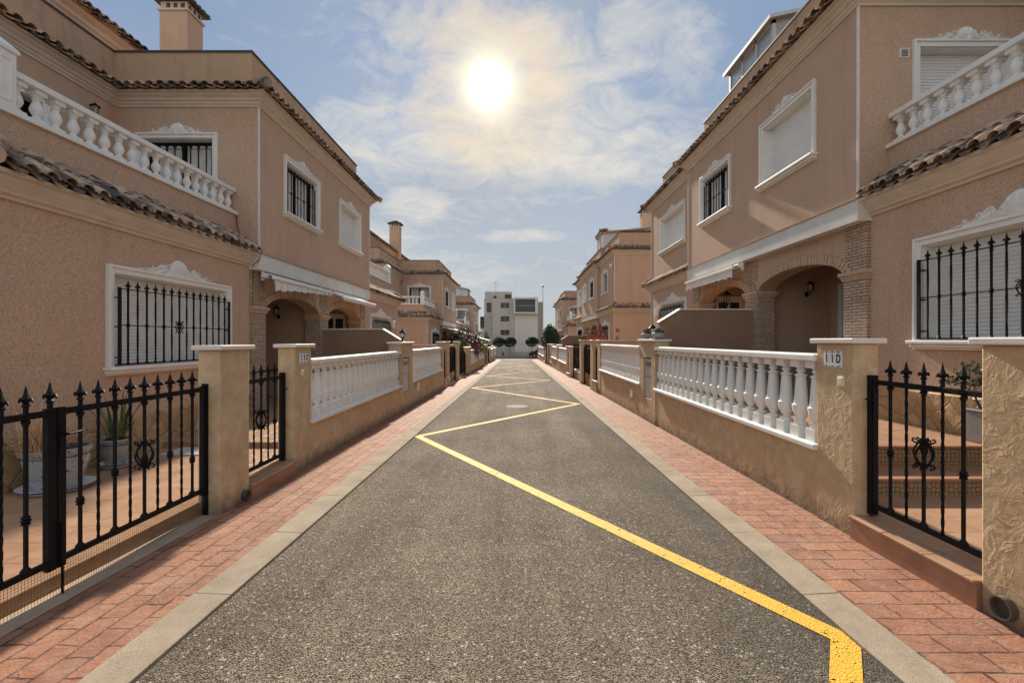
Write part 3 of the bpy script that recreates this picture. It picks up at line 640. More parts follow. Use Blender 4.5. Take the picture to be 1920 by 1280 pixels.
# ------------------------------------------------------------------ houses
def FR(ou, ov, ad, nd_):
    return lambda a, n, z: (ou+a*ad[0]+n*nd_[0], ov+a*ad[1]+n*nd_[1], z)
def off_path(path, o):
    P = [Vector(p) for p in path]; out = []
    for i in range(len(P)):
        d1 = (P[i+1]-P[i]).normalized() if i < len(P)-1 else None; d0 = (P[i]-P[i-1]).normalized() if i else None
        d0 = d0 or d1; d1 = d1 or d0
        a = Vector((-d0.y, d0.x)); c = Vector((-d1.y, d1.x)); out.append(P[i]+(a+c)/(1+a.dot(c))*o)
    return out
def tile_path(b, path, inner, outer, zin, zout, pitch=.205, courses=2, nm=4, seg=6):
    """barrel tiles laid down the slope of an eave that follows a plan path; hips at outer corners, cut at inner ones"""
    P = off_path(path, -inner); D = inner+outer; W_ = pitch*.5
    for i in range(len(P)-1):
        p0, p1 = P[i], P[i+1]; L = (p1-p0).length; a = (p1-p0)/L; n = Vector((-a.y, a.x))
        def turn(j):
            if j <= 0 or j >= len(P)-1: return 0
            u = P[j]-P[j-1]; w = P[j+1]-P[j]; return u.x*w.y-u.y*w.x
        t0_, t1_ = turn(i), turn(i+1)
        sA = -D if t0_ < -1e-6 else 0; sB = L+D if t1_ < -1e-6 else L
        k = 0; s_ = sA+pitch*.5
        while s_ < sB-.02:
            for half in (0, 1):
                sc = s_+half*pitch*.5
                if sc > sB: continue
                ta = max(0, -sc, sc-L); tb = D
                if t0_ > 1e-6: tb = min(tb, max(0, sc))
                if t1_ > 1e-6: tb = min(tb, max(0, L-sc))
                if tb-ta < .07: continue
                cover = half == 0
                nc = max(1, round((tb-ta)/(D/courses)))
                for c in range(nc):
                    b.cur = random.randrange(nm)
                    ca = ta+(tb-ta)*c/nc-(0.03 if c and cover else 0); cb = ta+(tb-ta)*(c+1)/nc+(.012 if cover else .0)
                    jit = random.uniform(-.007, .007); ra, rb = (.068, .082) if cover else (.085, .075); vs = []
                    zl = .012 if cover else -.0
                    for t, r, lift in ((ca, ra, .0), (cb, rb, .02 if cover else .0)):
                        zt = zin+(zout-zin)*t/D+lift+zl
                        for th in (0, .013):
                            for q in range(seg+1):
                                an = pi*q/seg; h = (r-th)*sin(an)*(.85 if cover else -.55)
                                pp = p0+a*(sc+jit+(r-th)*cos(an))+n*t
                                vs.append((pp.x, pp.y, zt+h))
                    m = seg+1; fs = []
                    for q in range(seg):
                        fs.append((q, q+1, 2*m+q+1, 2*m+q)); fs.append((m+q, m+q+1, 3*m+q+1, 3*m+q))
                        fs.append((2*m+q, 2*m+q+1, 3*m+q+1, 3*m+q))
                        if c == 0: fs.append((q, q+1, m+q+1, m+q))
                    b.add(vs, fs)
            s_ += pitch; k += 1
        # ridge tile on an outer corner
        if t1_ < -1e-6:
            q0 = P[i+1]; d1 = (P[i+2]-P[i+1]).normalized(); n1 = Vector((-d1.y, d1.x)); dg = (n+n1); 
            for c in range(courses):
                b.cur = random.randrange(nm); t0, t1 = D*c/courses-.02, D*(c+1)/courses+.03
                b.tube([(*(q0+dg*t0), zin+(zout-zin)*t0/D+.04), (*(q0+dg*t1), zin+(zout-zin)*t1/D+.065)], [.075, .095], 10)
def eave_base(b, path, inner, outer, zin, zout):   # mortar bed under the tiles
    b.sweep([(-inner, zin-.03), (outer-.06, zout-.015), (outer-.06, zout-.03), (-inner, zout-.03)], path, close=True)
TM = ['roof_tile_0', 'roof_tile_1', 'roof_tile_2', 'roof_tile_3']
def grille_geo(b, a0, a1, z0, zr, n=.07, sp=.15, spear=.115):
    k = max(3, round((a1-a0)/sp)); w = .017
    for e in (a0, a1-.05): b.box(e, e+.05, n-.006, n+.006, z0, zr+.01)
    for z in (z0+.012, z0+(zr-z0)*.52, zr-.008): b.box(a0, a1, n-.004, n+.004, z-.006, z+.006)
    for e in (a0+.017, a1-.017):
        for z in (z0+.1, z0+(zr-z0)*.5, zr-.12): b.box(e-.01, e+.01, -.02, n, z-.008, z+.008)
    for i in range(1, k):
        a = a0+(a1-a0)*i/k; tw = i % 2 == 1
        sqbar(b, z0, zr+.02, w, 80 if tw else 0, a, n)
        if not tw:
            zm = z0+(zr-z0)*.52
            if abs(i-k/2) < .9: rosette(b, zm, 1., a, n)
            else: knot(b, zm, 1.0, a, n)
            knot(b, zr-.03, .8, a, n); b.lathe([(.026, 0), (.022, .014), (.010, .035)], (a, n, z0+.006), 8)
        finial(b, zr, spear/.132, a, n)
def ornament(b, ac, z, w, h, n0=.01):
    """moulded plaster cresting: a fluted shell between scrolled shoulders"""
    NS, NTt = 72, 9; vs = []; base = len(b.v)
    for i in range(NS+1):
        s_ = -1+2*i/NS; q = abs(s_)
        shell = sqrt(max(0, 1-(q/.24)**2))*h
        sh = h*.52*max(0, 1-((q-.36)/.2)**2) if q < .56 else 0
        tail = h*.40*max(0., 1-q)**.7*(1+.22*abs(sin(q*22)))
        top = max(shell, sh*(1+.12*abs(sin(q*34))), tail, .012)
        for j in range(NTt+1):
            t = j/NTt
            if q < .24:
                an = math.atan2(t*top+.001, s_*w/2); rl = .5+.5*cos(an*15); d = .028+.024*rl
            else: d = .022+.020*(.5+.5*sin(q*30+t*5))+.010*sin(t*9+q*12)
            d *= (1-t**6*.8)*(.45+.55*min(1, (1-q)*6))
            vs.append((ac+s_*w/2, n0+d, z+top*t))
    m = NTt+1; fs = [(i*m+j, (i+1)*m+j, (i+1)*m+j+1, i*m+j+1) for i in range(NS) for j in range(NTt)]
    b.add(vs, fs)
    # rim back to the wall
    vs2 = []
    for i in range(NS+1): vs2 += [vs[i*m+NTt], (vs[i*m+NTt][0], 0, vs[i*m+NTt][2])]
    b.add(vs2, [(2*i, 2*i+2, 2*i+3, 2*i+1) for i in range(NS)])
    for sgn in (-1, 1):      # scroll curls
        for q, r in ((.29, .16), (.43, .11), (.62, .07)):
            pts = []
            for j in range(14):
                th = j/13*2.3*pi; rr = r*h*1.4*(1-j/16); pts.append((ac+sgn*w/2*(q)+rr*cos(th)*sgn, n0+.045, z+h*.25*(1.2-q)+abs(r*h)+rr*sin(th)))
            b.tube(pts, [.010*(1-j/20) for j in range(14)], 5)
def window(h, T, F, op, shutter=True, grille=False, glazed=False, orn=0, sill=True, shut_frac=1., name='window', mid=False, fine=True, rev=.24, gz=None):
    a0, a1, z0, z1 = op
    b = MB(); b.xf = F; fw = .10; bt = z0 if sill else z0
    # architrave in two steps
    for (x0, x1) in ((a0-fw, a0), (a1, a1+fw)):
        outer = x0 < a0-.01
        b.box(x0, x1, 0, .034, z0-.001, z1+fw)
        e0, e1 = (x0, x0+.035) if outer else (x1-.035, x1); b.box(e0, e1, .034, .055, z0-.001, z1+fw)
    b.box(a0, a1, 0, .034, z1, z1+fw); b.box(a0-fw+.035, a1+fw-.035, .034, .055, z1+fw-.035, z1+fw)
    for (x0, x1) in ((a0-.001, a0+.012), (a1-.012, a1+.001)): b.box(x0, x1, -rev, .002, z0, z1)
    b.box(a0, a1, -rev, .0015, z1-.012, z1+.001)
    w = subof(b.build(name, 'plaster_white', h, T, bevel=.004 if fine else 0), h)
    if sill:
        b = MB(); b.xf = F; b.box(a0-fw-.03, a1+fw+.03, -.01, .12, z0-.045, z0); b.box(a0-fw-.01, a1+fw+.01, -.01, .085, z0-.085, z0-.045); b.box(a0-fw, a1+fw, -.01, .05, z0-.11, z0-.085)
        b.build('sill', 'plaster_white', w, T, bevel=.01 if fine else 0)
    if orn:
        b = MB(); b.xf = F; ornament(b, (a0+a1)/2, z1+fw-.005, orn, orn*.125+.03); b.build('crest_ornament', 'plaster_white', w, T, smooth=60)
    if shutter:
        zb = z1-(z1-z0)*shut_frac; b = MB(); b.xf = F; nn = -.17; p = .046; secs = [(a0+.012, a1-.012)]
        if mid: c = (a0+a1)/2; secs = [(a0+.012, c-.02), (c+.02, a1-.012)]; b.box(c-.02, c+.02, nn-.02, nn+.02, z0, z1)
        for (s0, s1) in secs:
            z = zb+.01; vs = []; 
            while z < z1-.01:
                for dz, dn in ((0, 0), (.004, .0), (.012, .009), (.026, .012), (.038, .008), (.043, 0)): vs.append((z+dz, nn+dn))
                z += p
            for i in range(len(vs)-1): b.quad((s0, vs[i][1], vs[i][0]), (s1, vs[i][1], vs[i][0]), (s1, vs[i+1][1], vs[i+1][0]), (s0, vs[i+1][1], vs[i+1][0]))
        b.box(a0+.012, a0+.045, nn-.01, nn+.025, z0, z1); b.box(a1-.045, a1-.012, nn-.01, nn+.025, z0, z1)
        b.build('roller_shutter', 'shutter_white', w, T)
    if glazed or shut_frac < 1:
        b = MB(); b.xf = F; b.quad((a0, -.215, z0), (a1, -.215, z0), (a1, -.215, z1), (a0, -.215, z1)); b.build('pane', 'glass_dark', w, T)
        b = MB(); b.xf = F; nn = -.205; c = (a0+a1)/2
        for x0, x1 in ((a0+.012, a0+.06), (c-.035, c+.035), (a1-.06, a1-.012)): b.box(x0, x1, nn, nn+.04, z0, z1)
        b.box(a0, a1, nn, nn+.039, z0, z0+.05); b.box(a0, a1, nn, nn+.039, z1-.05, z1); b.build('sash', 'alu_white' if glazed == 'white' else 'iron', w, T)
    if glazed == 'curtain':
        b = MB(); b.xf = F
        for (s0, s1) in ((a0+.07, (a0+a1)/2-.05), ((a0+a1)/2+.05, a1-.07)):
            k = 26; pts = [(s0+(s1-s0)*i/k, -.195+.006*sin(i*1.9)) for i in range(k+1)]
            for i in range(k): b.quad((pts[i][0], pts[i][1], z0+.05), (pts[i+1][0], pts[i+1][1], z0+.05), (pts[i+1][0], pts[i+1][1], z1-.06), (pts[i][0], pts[i][1], z1-.06))
        b.build('curtain', 'curtain', w, T, smooth=80)
    if grille:
        b = MB(); b.xf = F; zr = z0+(z1-z0)*(.82 if gz is None else gz); grille_geo(b, a0+.0, a1-.0, z0+.015, zr, n=.075 if grille == 'out' else -.03, sp=.15); b.build('grille', 'iron', w, T, smooth=40)
    return w
def wall_lamp(h, T, F, a, z, label=None):
    b = MB(); b.xf = F
    b.box(a-.03, a+.03, 0, .015, z-.12, z-.02); b.tube([(a, .015, z-.07), (a, .08, z-.10), (a, .14, z-.06), (a, .14, z-.03)], .009, 6)
    b.lathe([(.03, -.03), (.045, -.02), (.042, -.01)], (a, .14, z), 8); b.lathe([(.085, .13), (.06, .155), (.03, .175), (.012, .19), (.001, .21)], (a, .14, z), 8)
    for k in range(6): t = 2*pi*(k+.5)/6; b.tube([(a+.04*cos(t), .14+.04*sin(t), z-.01), (a+.065*cos(t), .14+.065*sin(t), z+.13)], .004, 4)
    w = subof(b.build('wall_lamp', 'iron', h, T), h)
    b = MB(); b.xf = F; b.lathe([(.034, -.005), (.055, .125)], (a, .14, z), 6); b.build('lamp_glass', 'lantern_glass', w, T)
def awning(h, T, v0, v1, u=4.86, z=2.86, ext=0, drop=.6, cloth='awning_cloth', val=.17, taper=False):
    """retracted: roller, front bar and hanging valance; extended: sloping cloth out over the garden"""
    b = MB(); b.tube([(u+.02, v0+.04, z), (u+.02, v1-.04, z)], .045, 8); b.box(u+.06, u+.09, v0, v0+.08, z-.10, z+.10); b.box(u+.06, u+.09, v1-.08, v1, z-.10, z+.10)
    a = subof(b.build('awning', 'alu_white', h, T, smooth=40), h)
    uf = u-.14-ext; zf = z-.05-drop*(1 if ext else 0)
    b = MB(); b.box(uf-.03, uf+.03, v0, v1, zf-.03, zf+.04); b.build('front_bar', 'alu_white', a, T, bevel=.012)
    b = MB(); k = 64; vs = []
    for i in range(k+1):
        v = v0+.05+(v1-v0-.1)*i/k; fold = .022*sin(i*1.15+.6*sin(i*.5)); sc = val*(1+.10*sin(i*.83))*((1-.22*abs(sin(pi*i/k*9))) if not taper else .45+.95*(i/k)**1.5)
        vs += [(uf+.005, v, zf-.02), (uf+fold*.6, v, zf-.02-sc*.55), (uf+fold, v, zf-.02-sc)]
    b.add(vs, [(3*i+j, 3*i+3+j, 3*i+4+j, 3*i+1+j) for i in range(k) for j in range(2)])
    if ext or 1:
        kk = 8; vs = []
        for i in range(kk+1):
            t = i/kk; uu = u+.02+(uf-u-.02)*t; zz_ = z+.05+(zf+.05-z-.05)*t-.05*sin(pi*t)*(1 if ext else .4); vs += [(uu, v0+.05, zz_), (uu, v1-.05, zz_)]
        b.add(vs, [(2*i, 2*i+1, 2*i+3, 2*i+2) for i in range(kk)])
    b.build('cloth', cloth, a, T, smooth=70)
    for v in (v0+.3, v1-.3): b = MB(); b.tube([(u+.05, v, z-.06), (u-.03-ext*.45, v+(.25 if ext else .5), z-.08-drop*.35*(1 if ext else 0)), (uf, v, zf)], .014, 6); b.build('folding_arm', 'metal_grey', a, T)
def house_xy(side, di, yc, z0): return lambda u, v, z: (side*u, yc+di*v, z0+z)
BH = 3.33; BE = 7.68
def house(side, di, yc, z0, label, enclosed=False, upwin='grille', gw=(4.05, 6.4), near=False, awn=None, chim=False, roomwin='shutter', sun=None, lampv=True, rearwin=False, glaz=False, sidewin='grille', fine=True, gy=0.):
    T = house_xy(side, di, yc, z0)
    h = thing('terraced_house', T(4.9, 3.6, 0), label, 'house', 'houses along the lane')
    zb = -.9
    FS = FR(4.9, 0, (0, 1), (-1, 0))              # street front of the upper block
    FB = FR(4.9, BH, (1, 0), (0, 1))               # its flank
    FG = FR(5.08, 0, (0, 1), (-1, 0))             # ground floor bay front
    FA = FR(5.05, 0, (0, 1), (-1, 0))             # arcade
    uw = (.76, 2.30, 4.30, 5.41)
    b = MB(); bs = MB()
    b.xf = FS; b.wall(0, BH, 3.25, 6.1, [uw])
    if enclosed:
        b.xf = FR(5.1, 0, (0, 1), (-1, 0)); rw = (4.35, 5.75, 4.3, 5.42) if roomwin == 'dark' else (4.2, 6.45, 4.30, 5.42); b.wall(BH, BE, 3.2, 6.1, [rw])
        b.xf = FB; b.wall(0, .2, 3.25, 6.1, [])
        b.xf = FR(5.1, BE, (1, 0), (0, 1)); b.wall(0, 6.9, 3.2, 6.1, [])
    else:
        dw = (.87, 2.22, 3.62, 5.43); b.xf = FB; b.wall(0, 2.7, 3.25, 6.1, [dw])
        b.xf = FR(7.6, 0, (0, 1), (-1, 0)); rwn = [(4.75, 6.1, 3.7, 5.4)] if rearwin else []; b.wall(BH, BE, 3.2, 6.1, rwn)
        b.xf = FR(7.6, BE, (1, 0), (0, 1)); b.wall(0, 4.4, 3.2, 6.1, [])
    b.xf = FG; b.wall(BH, BE, zb, 3.05, [(gw[0], gw[1], 1.27+gy, 2.45+gy)])
    b.xf = FR(5.08, BE, (1, 0), (0, 1)); b.wall(0, 6.92, zb, 3.05, [])
    b.xf = None; b.quad((12, 0, zb), (12, BE, zb), (12, BE, 6.1), (12, 0, 6.1))
    # arcade: spandrel over an elliptical arch
    b.xf = FA; c, R, sp, rise = 1.55, 1.30, 2.20, .36; k = 28
    pt = [(c-R*cos(pi*i/k), sp+rise*sin(pi*i/k)) for i in range(k+1)]
    for i in range(k):
        (p, q), (r, s_) = pt[i], pt[i+1]
        for n in (0, -.33): b.quad((p, n, q), (r, n, s_), (r, n, 2.95), (p, n, 2.95))
    for x0, x1 in ((0, c-R), (c+R, BH)):
        for n in (0, -.33): b.quad((x0, n, zb), (x1, n, zb), (x1, n, 2.95), (x0, n, 2.95))
    for x in (c-R, c+R): b.quad((x, 0, zb), (x, -.33, zb), (x, -.33, sp), (x, 0, sp))
    b.xf = None
    b.quad((5.0, 0, 2.945), (6.8, 0, 2.945), (6.8, BH, 2.945), (5.0, BH, 2.945))   # porch ceiling
    b.build('wall', 'stucco', h, T)
    b = MB(); b.quad((5.38, .05, zb), (6.9, .05, zb), (6.9, .05, 2.94), (5.38, .05, 2.94)); b.xf = FR(6.7, 0, (0, 1), (-1, 0)); b.wall(.05, BH, zb, 2.94, [(.45, 1.4, .15, 2.3)])
    b.xf = FR(5.0, BH-.01, (1, 0), (0, -1)); b.wall(.38, 1.7, zb, 2.94, [(.75, 1.5, .15, 2.38)]); b.build('porch_wall', 'stucco', h, T)
    # corner beads
    for q in ([(4.885, 4.915, BH-.015, BH+.015, 3.25, 6.05), (5.065, 5.095, BE-.015, BE+.015, .6, 3.0)]+([(5.085, 5.115, BE-.015, BE+.015, 3.4, 6.05)] if enclosed else [])): b = MB(); b.box(*q); b.build('corner_bead', 'coping_cream', h, T)
    # arch voussoirs
    m = 44; N_ = 400; el = [(c-R*cos(pi*q/N_), sp+rise*sin(pi*q/N_)) for q in range(N_+1)]; ln = [0.]
    for q in range(N_): ln.append(ln[-1]+math.hypot(el[q+1][0]-el[q][0], el[q+1][1]-el[q][1]))
    def on(t, e):
        d = t*ln[-1]; q = 0
        while q < N_-1 and ln[q+1] < d: q += 1
        (x0, z0_), (x1, z1_) = el[q], el[q+1]; L_ = math.hypot(x1-x0, z1_-z0_); f = (d-ln[q])/L_; nx, nz = -(z1_-z0_)/L_, (x1-x0)/L_
        return (x0+(x1-x0)*f+nx*e, z0_+(z1_-z0_)*f+nz*e)
    b = MB(); b.xf = FA
    rp = [on(q/40, -.004) for q in range(41)]; rq = [on(q/40, .15) for q in range(41)]
    for q in range(40): b.quad((rp[q][0], .004, rp[q][1]), (rp[q+1][0], .004, rp[q+1][1]), (rq[q+1][0], .004, rq[q+1][1]), (rq[q][0], .004, rq[q][1]))
    b.build('arch_mortar', 'mortar', h, T)
    b = MB(); b.xf = FA
    for i in range(m):
        wo = .15+random.uniform(-.01, .01); n1 = .012+random.uniform(0, .014); q = [on((i+.12)/m, -.012), on((i+.88)/m, -.012), on((i+.88)/m, wo), on((i+.12)/m, wo)]
        vs = [(x, n, z) for n in (-.335, n1) for x, z in q]; b.add(vs, [(0, 1, 2, 3), (7, 6, 5, 4), (0, 1, 5, 4), (1, 2, 6, 5), (2, 3, 7, 6), (3, 0, 4, 7)])
    b.build('arch_stones', 'voussoir', h, T)
    for (x0, x1) in ((-.01, .262), (2.838, BH-.005)):
        b = MB(); b.xf = FA; b.box(x0, x1, -.345, .02, zb, sp-.07); b.box(max(x0, 2.87) if x0 > 1 else x0, x1 if x0 > 1 else .23, -.2, .018, sp+.055, 2.94); cp = subof(b.build('brick_column', 'brick_slip', h, T), h)
        b = MB(); b.xf = FA; 
        for z_, e in ((sp-.07, .02), (sp-.035, .035), (sp, .055)): b.box(x0-e if x0 > 1 else x0, x1+e, -.345-e, .02+e, z_, z_+.035 if z_ < sp else z_+.055)
        b.build('capital', 'voussoir', cp, T, bevel=.008 if fine else 0)
    # beam
    b = MB(); b.box(4.872, 5.2, -.001, BH+.03, 2.94, 3.25); b.build('porch_beam', 'beam', h, T, bevel=.006)
    b = MB(); b.sweep([(0, 3.25), (.05, 3.25), (.05, 3.27), (0, 3.285)], [(4.9, 0), (4.9, BH+.03)]); b.build('drip_mould', 'stucco_stained', h, T)
    # plinth
    b = MB(); b.sweep([(0, -.3), (.025, -.3), (.03, .58), (.0, .60)], [(5.08, BH+.02), (5.08, BE), (9, BE)]); b.build('stone_plinth', 'stone_clad', h, T)
    # eaves
    up = [(4.9, -.0), (4.9, BH), (5.1, BH), (5.1, BE), (12, BE)] if enclosed else [(4.9, 0), (4.9, BH), (7.6, BH), (7.6, BE), (12, BE)]
    lowp = [(5.08, BH+.03), (5.08, BE), (12, BE)]
    b = MB(); b.sweep([(0, 6.02), (.025, 6.02), (.03, 6.05), (.055, 6.075), (.06, 6.11), (.085, 6.12), (.10, 6.16), (.15, 6.20), (.155, 6.225), (.19, 6.235), (.20, 6.275), (0, 6.275)], up); b.build('upper_cornice', 'cornice', h, T)
    b = MB(); tile_path(b, up, .32, .28, 6.56, 6.29, nm=4, seg=6 if fine else 4); b.build('upper_eave_tiles', TM if fine else TM[1:3]+TM[1:3], h, T, smooth=60)
    b = MB(); eave_base(b, up, .32, .26, 6.54, 6.29); b.build('eave_bed', 'roof_tile_1', h, T)
    if enclosed: lo_in = .0
    b = MB(); b.sweep([(0, 3.0), (.03, 3.0), (.035, 3.03), (.07, 3.05), (.075, 3.075), (.105, 3.11), (.15, 3.17), (.155, 3.20), (.185, 3.21), (.19, 3.25), (0, 3.25)], lowp); b.build('lower_cornice', 'cornice', h, T)
    li = .26 if not enclosed else .03
    b = MB(); tile_path(b, lowp, li, .24, 3.62 if not enclosed else 3.48, 3.27, seg=6 if fine else 4); b.build('lower_eave_tiles', TM, h, T, smooth=60)
    b = MB(); eave_base(b, lowp, li, .22, 3.60 if not enclosed else 3.46, 3.27); b.build('eave_bed', 'roof_tile_1', h, T)
    # parapet
    b = MB(); pi_ = off_path(up, -.32); b.sweep([(0, 6.3), (0, 7.26), (-.14, 7.26), (-.14, 6.3)], [tuple(p) for p in pi_], close=True); b.build('roof_parapet', 'stucco_stained', h, T)
    b = MB(); b.sweep([(.025, 7.26), (.025, 7.295), (-.165, 7.295), (-.165, 7.26)], [tuple(p) for p in pi_], close=True); b.build('coping', 'coping_dark', h, T)
    b = MB(); b.box(5.3, 12, 0, 3.0, 6.1, 6.32); b.box(5.45 if enclosed else 7.95, 12, 3.0, BE-.35, 6.1, 6.32); b.build('flat_roof', 'terracotta_plain', h, T)
    # penthouse with tiled eave
    b = MB(); b.box(9.0, 12, 0.0, BE-.9, 6.32, 8.3); ph = subof(b.build('roof_room', 'stucco', h, T), h)
    b = MB(); pp = [(9.0, 0), (9.0, BE-.9), (12, BE-.9)]; b.sweep([(0, 8.05), (.03, 8.05), (.05, 8.1), (.1, 8.13), (.11, 8.2), (.2, 8.25), (.22, 8.3), (0, 8.3)], pp); b.build('cornice', 'cornice', ph, T)
    b = MB(); tile_path(b, pp, .6, .36, 8.75, 8.34, courses=3, seg=5); eave_base(b, pp, .6, .34, 8.73, 8.34); b.build('tiles', TM, ph, T, smooth=60)
    b = MB(); b.xf = FR(9.0, 0, (0, 1), (-1, 0)); 
    # windows
    window(h, T, FS, uw, shutter=upwin == 'shutter', grille='in' if upwin == 'grille' else False, glazed='curtain' if upwin == 'grille' else False, orn=1.1, fine=fine, gz=.86)
    window(h, T, FG, (gw[0], gw[1], 1.27+gy, 2.45+gy), shutter=True, grille='out', orn=1.75 if fine else 1.3, mid=True, fine=fine, gz=.84)
    window(h, T, FR(6.7, 0, (0, 1), (-1, 0)), (.45, 1.4, .15, 2.3), shutter=False, glazed=True, sill=False, name='door', fine=False)
    window(h, T, FR(5.0, BH-.01, (1, 0), (0, -1)), (.75, 1.5, .15, 2.38), shutter=False, glazed='white', sill=False, name='door', fine=False)
    if enclosed:
        window(h, T, FR(5.1, 0, (0, 1), (-1, 0)), rw, shutter=roomwin == 'shutter', glazed=roomwin == 'dark', orn=1.1, mid=roomwin == 'shutter', fine=fine)
    else:
        window(h, T, FB, dw, shutter=sidewin == 'shutter', grille='in' if sidewin == 'grille' else False, glazed='curtain' if sidewin == 'grille' else False, orn=1.35, sill=False, fine=fine, gz=.9, name='terrace_door')
        if rearwin: window(h, T, FR(7.6, 0, (0, 1), (-1, 0)), rwn[0], shutter=False, grille='in', glazed=True, sill=False, name='terrace_door')
        # terrace
        b = MB(); b.sweep([(0, 3.28), (0, 3.97), (-.2, 3.97), (-.2, 3.28)], [(5.33, BH), (5.33, BE-.24), (7.6, BE-.24)], close=True); b.box(5.45, 7.6, BH, BE-.4, 3.3, 3.6); tw = subof(b.build('terrace_parapet', 'stucco', h, T), h)
        b = MB(); b.sweep([(.04, 3.97), (.04, 4.03), (-.22, 4.03), (-.22, 3.97)], [(5.33, BH), (5.33, BE-.24), (7.6, BE-.24)], close=True); b.sweep([(.0, 4.405), (.0, 4.475), (-.19, 4.475), (-.19, 4.405)], [(5.33, BH), (5.33, BE-.24), (7.6, BE-.24)], close=True)
        tb = subof(b.build('terrace_balustrade', 'plaster_white', h, T, bevel=.008), h)
        O = Vector(h['_o']); L = BE-.24-BH-.16; n = round(L/.225)
        for i in range(n):
            p = Vector(T(5.33+.095, BH+L*(i+.5)/n, 4.03))-O; put_mesh('baluster', SBAL, tb, p)
        for i in range(9):
            p = Vector(T(5.65+1.9*(i+.5)/9, BE-.24-.095, 4.03))-O; put_mesh('baluster', SBAL, tb, p)
        b = MB(); x0, x1, y0, y1 = 5.305, 5.53, BE-.41, BE-.19
        b.box(x0, x1, y0, y1, 4.03, 4.62); b.box(x0-.02, x1+.02, y0-.02, y1+.02, 4.62, 4.66); cx, cy = (x0+x1)/2, (y0+y1)/2
        b.add([(x0-.02, y0-.02, 4.66), (x1+.02, y0-.02, 4.66), (x1+.02, y1+.02, 4.66), (x0-.02, y1+.02, 4.66), (cx, cy, 4.80)], [(0, 1, 4), (1, 2, 4), (2, 3, 4), (3, 0, 4), (0, 1, 2, 3)])
        b.box(x0-.008, x0+.01, y0+.05, y1-.05, 4.1, 4.12); b.box(x0-.008, x0+.01, y0+.05, y1-.05, 4.53, 4.55); b.box(x0-.008, x0+.01, y0+.05, y0+.07, 4.12, 4.53); b.box(x0-.008, x0+.01, y1-.07, y1-.05, 4.12, 4.53)
        b.build('corner_post', 'plaster_white', tb, T, bevel=.006)
        if lampv: wall_lamp(h, T, FR(7.6, 0, (0, 1), (-1, 0)), 3.95, 5.6)
        if glaz:
            b = MB(); 
            for (u_, v_) in ((5.5, BH+.1), (5.5, BH+1.2), (5.5, BH+2.3), (6.5, BH+2.3), (7.5, BH+2.3)): b.box(u_, u_+.07, v_, v_+.07, 4.45, 5.5)
            b.box(5.42, 7.6, BH, BH+2.45, 5.5, 5.68); b.box(5.5, 7.6, BH+.1, BH+2.37, 4.46, 4.52); g_ = subof(b.build('glazed_gallery', 'alu_white', h, T), h)
            b = MB(); b.box(5.53, 7.55, BH+.1, BH+2.33, 4.52, 5.5); b.build('pane', 'glass_clear', g_, T)
    wall_lamp(h, T, FR(5.38, .05, (1, 0), (0, 1)), .8, 2.28)
    if chim:
        b = MB(); b.box(8.6, 9.33, .0, .62, 6.3, 10.2); ch = subof(b.build('chimney', 'stucco', h, T, bevel=.01), h)
        b = MB(); b.box(8.56, 9.37, -.04, .66, 10.2, 10.25); b.box(8.62, 9.31, .02, .60, 10.25, 10.45)
        b.build('cap_band', 'cornice', ch, T)
        for i in range(3):
            for (x0, x1, y0, y1) in ((8.615, 8.63, .08+i*.18, .17+i*.18), (9.22, 9.235, .08+i*.18, .17+i*.18), (8.68+i*.19, 8.78+i*.19, .015, .03), (8.68+i*.19, 8.78+i*.19, .59, .605)): b = MB(); b.box(x0, x1, y0, y1, 10.29, 10.41); b.build('smoke_hole', 'coping_dark', ch, T)
        b = MB()
        sq = [(8.47, -.13), (8.47, .75), (9.46, .75), (9.46, -.13)]; b.add([(x, y, 10.46) for x, y in sq]+[(x, y, 10.5) for x, y in sq]+[(8.925, .31, 10.72)], [(0, 1, 2, 3), (0, 1, 5, 4), (1, 2, 6, 5), (2, 3, 7, 6), (3, 0, 4, 7), (4, 5, 8), (5, 6, 8), (6, 7, 8), (7, 4, 8)])
        for i in range(5):
            for (px, py) in ((8.47, -.1+i*.2), (9.38, -.1+i*.2)): b.tube([(px, py, 10.48), (8.925+(px-8.925)*.2, .31+(py-.31)*.2, 10.70)], .05, 6)
            for (px, py) in ((8.55+i*.19, -.13), (8.55+i*.19, .75)): b.tube([(px, py, 10.48), (8.925+(px-8.925)*.2, .31+(py-.31)*.2, 10.70)], .05, 6)
        b.build('cap_tiles', 'roof_tile_dark', ch, T)
    if awn: awning(h, T, *awn[:2], **(awn[2] if len(awn) > 2 else {}))
    if sun:
        u0, u1, v0, v1, z1, tiled = sun; b = MB(); st = .07
        ks = max(2, round((v1-v0)/.75)); ku = 2
        for i in range(ks+1):
            v = v0+(v1-v0-st)*i/ks; b.box(u0, u0+st, v, v+st, 6.32, z1)
        for i in range(1, ku+1):
            for v in (v0, v1-st): b.box(u0+(u1-u0-st)*i/ku, u0+(u1-u0-st)*i/ku+st, v, v+st, 6.32, z1+.22*i)
        b.box(u0, u0+st, v0, v1, 6.9, 6.95); b.box(u0-.0, u0+st, v0, v1, z1-.08, z1); sr = subof(b.build('sunroom', 'alu_white' if tiled else 'meter_grey', h, T), h)
        b = MB(); b.box(u0+.02, u0+.045, v0+st, v1-st, 6.32, z1-.08)
        for v in (v0+.02, v1-.045): b.prism([(u0+st, 6.32), (u1, 6.32), (u1, z1+.4), (u0+st, z1)], v, v+.02, 1)
        b.build('pane', 'glass_clear' if not tiled else 'facade_light', sr, T)
        b = MB(); b.prism([(u0-.12, z1-.03), (u1, z1+.42), (u1, z1+.50), (u0-.12, z1+.05)], v0-.1, v1+.1, 1); b.build('roof', 'meter_grey' if not tiled else 'cornice', sr, T)
